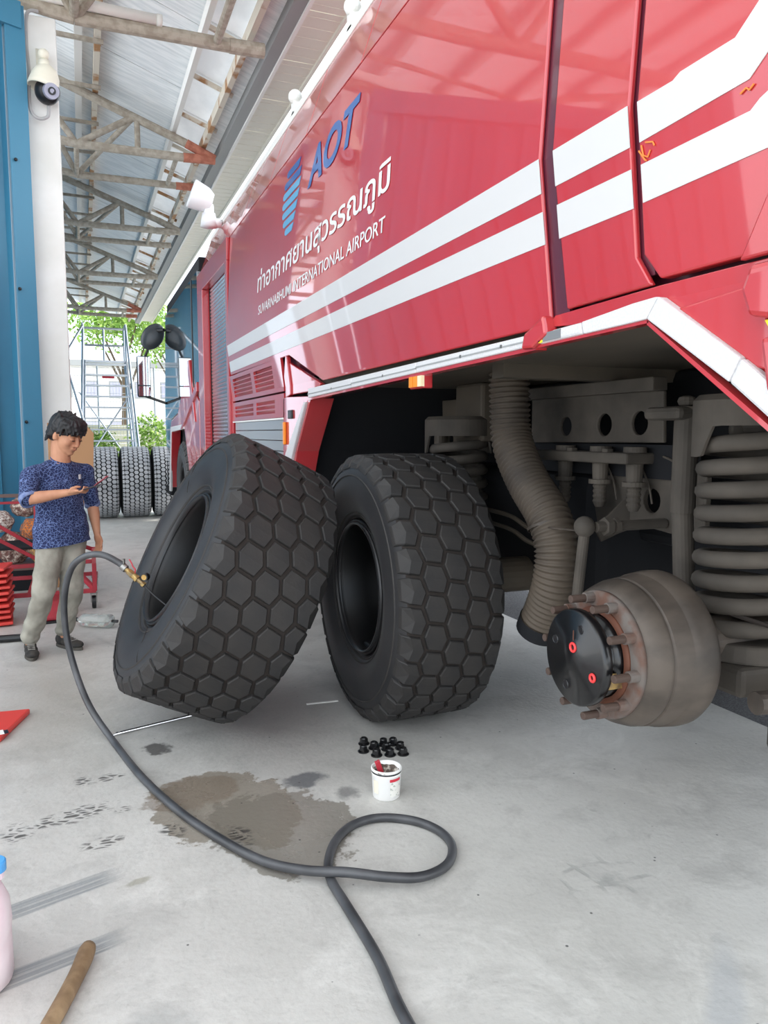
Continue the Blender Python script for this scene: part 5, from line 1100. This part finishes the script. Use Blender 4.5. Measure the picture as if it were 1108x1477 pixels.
bm = B(); bp_ = chest + Fd * .112 - Rt * .085 + UP * .075; box(bm, -.014, .014, -.002, .002, -.016, .016, Matrix.Translation(bp_) @ Matrix.Rotation(yaw + pi / 2 + .5, 4, 'Z')); obj('chest_patch', bm, 'white_print', man)
bm = B(); lathe(bm, [(.066, -.006), (.070, 0), (.066, .006), (.062, 0)], 32, closed=True, mtx=Matrix.Translation(nk - UP * .008 + Fd * .002) @ Vector((0, 0, 1)).rotation_difference((UP + Fd * .45).normalized()).to_matrix().to_4x4()); obj('collar', bm, 'shirt', man, smooth=True)
# trousers
bm = B(); ell(bm, hip - UP * .03, (.095, .14, .10), bodyR)
for h_, k_, a_, in ((RH, RK, RA), (LH, LK, LA)):
    cap_(bm, h_, .094, k_, .076); cap_(bm, k_, .076, k_.lerp(a_, .45), .068); cap_(bm, k_.lerp(a_, .45), .068, a_ + UP * .045, .060)
    sph(bm, a_ + UP * .045, (.066, .068, .05), 16, 10)
pn = bake('trousers', bm, .0085, 5, 'pants', man, lambda c: .012 * noise.noise(Vector((c.x * 8, c.y * 8, c.z * 11))) + .004 * noise.noise(c * 26))
cut(pn, Vector((0, 0, .052)), Vector((0, 0, -1)))
# shoes
def shoe(a_, d):
    d = Vector(d).normalized(); y_ = atan2(d.y, d.x); Rm = Matrix.Translation(Vector((a_.x, a_.y, 0))) @ Matrix.Rotation(y_, 4, 'Z')
    e = empty('shoe', (0, 0, 0), (0, 0, 0), man); bm = B()
    for c_, r_ in (((-.02, 0, .055), (.06, .040, .045)), ((.05, 0, .045), (.07, .043, .034)), ((.12, .002, .036), (.062, .045, .028)), ((-.01, 0, .085), (.045, .036, .028))): sph(bm, Rm @ Vector(c_), r_, 20, 12, Matrix.Rotation(y_, 4, 'Z'))
    u = bake('upper', bm, .005, 4, 'shoe', e); 
    bm = B(); pts_ = []
    for k in range(28):
        t = 2 * pi * k / 28; x_ = .05 + .135 * cos(t); w_ = (.046 if cos(t) > 0 else .040) * sin(t) * (1 - .1 * abs(cos(t))); pts_.append(Rm @ Vector((x_, w_, 0)))
    poly_prism(bm, [tuple(p) for p in pts_], (0, 0, .022), 1); obj('sole', bm, 'sole', e, bevel=.004)
    for j in range(4):
        bm = B(); rod(bm, Rm @ Vector((.045 + .02 * j, -.022, .082 - .006 * j)), Rm @ Vector((.052 + .02 * j, .022, .082 - .006 * j)), .003, seg=6); obj('lace', bm, 'lace', e)
shoe(RA, (.12, -1, 0)); shoe(LA, (.62, -.78, 0))
# phone and the pink paper held with it
bm = B(); c0 = palm + hd_ * .075 - n_ * .0; c0 = V(.045, 5.262, 1.152)
pr3 = Matrix((phd, Vector((.33, .94, 0)).normalized(), phd.cross(Vector((.33, .94, 0))).normalized())).transposed().to_4x4()
box(bm, -.076, .076, -.036, .036, -.0045, .0045, Matrix.Translation(c0 + MO) @ pr3); tag(obj('phone', bm, 'phone', bevel=.004), 'black phone held in the right hand of the man', 'phone')
bm = B(); box(bm, .03, .135, -.03, .03, -.007, -.0055, Matrix.Translation(c0 + MO + Vector((0, 0, -.002))) @ pr3 @ Matrix.Rotation(radians(-22), 4, 'Y')); tag(obj('paper_slip', bm, 'paper_pink'), 'pink printed paper slip held behind the phone', 'paper')
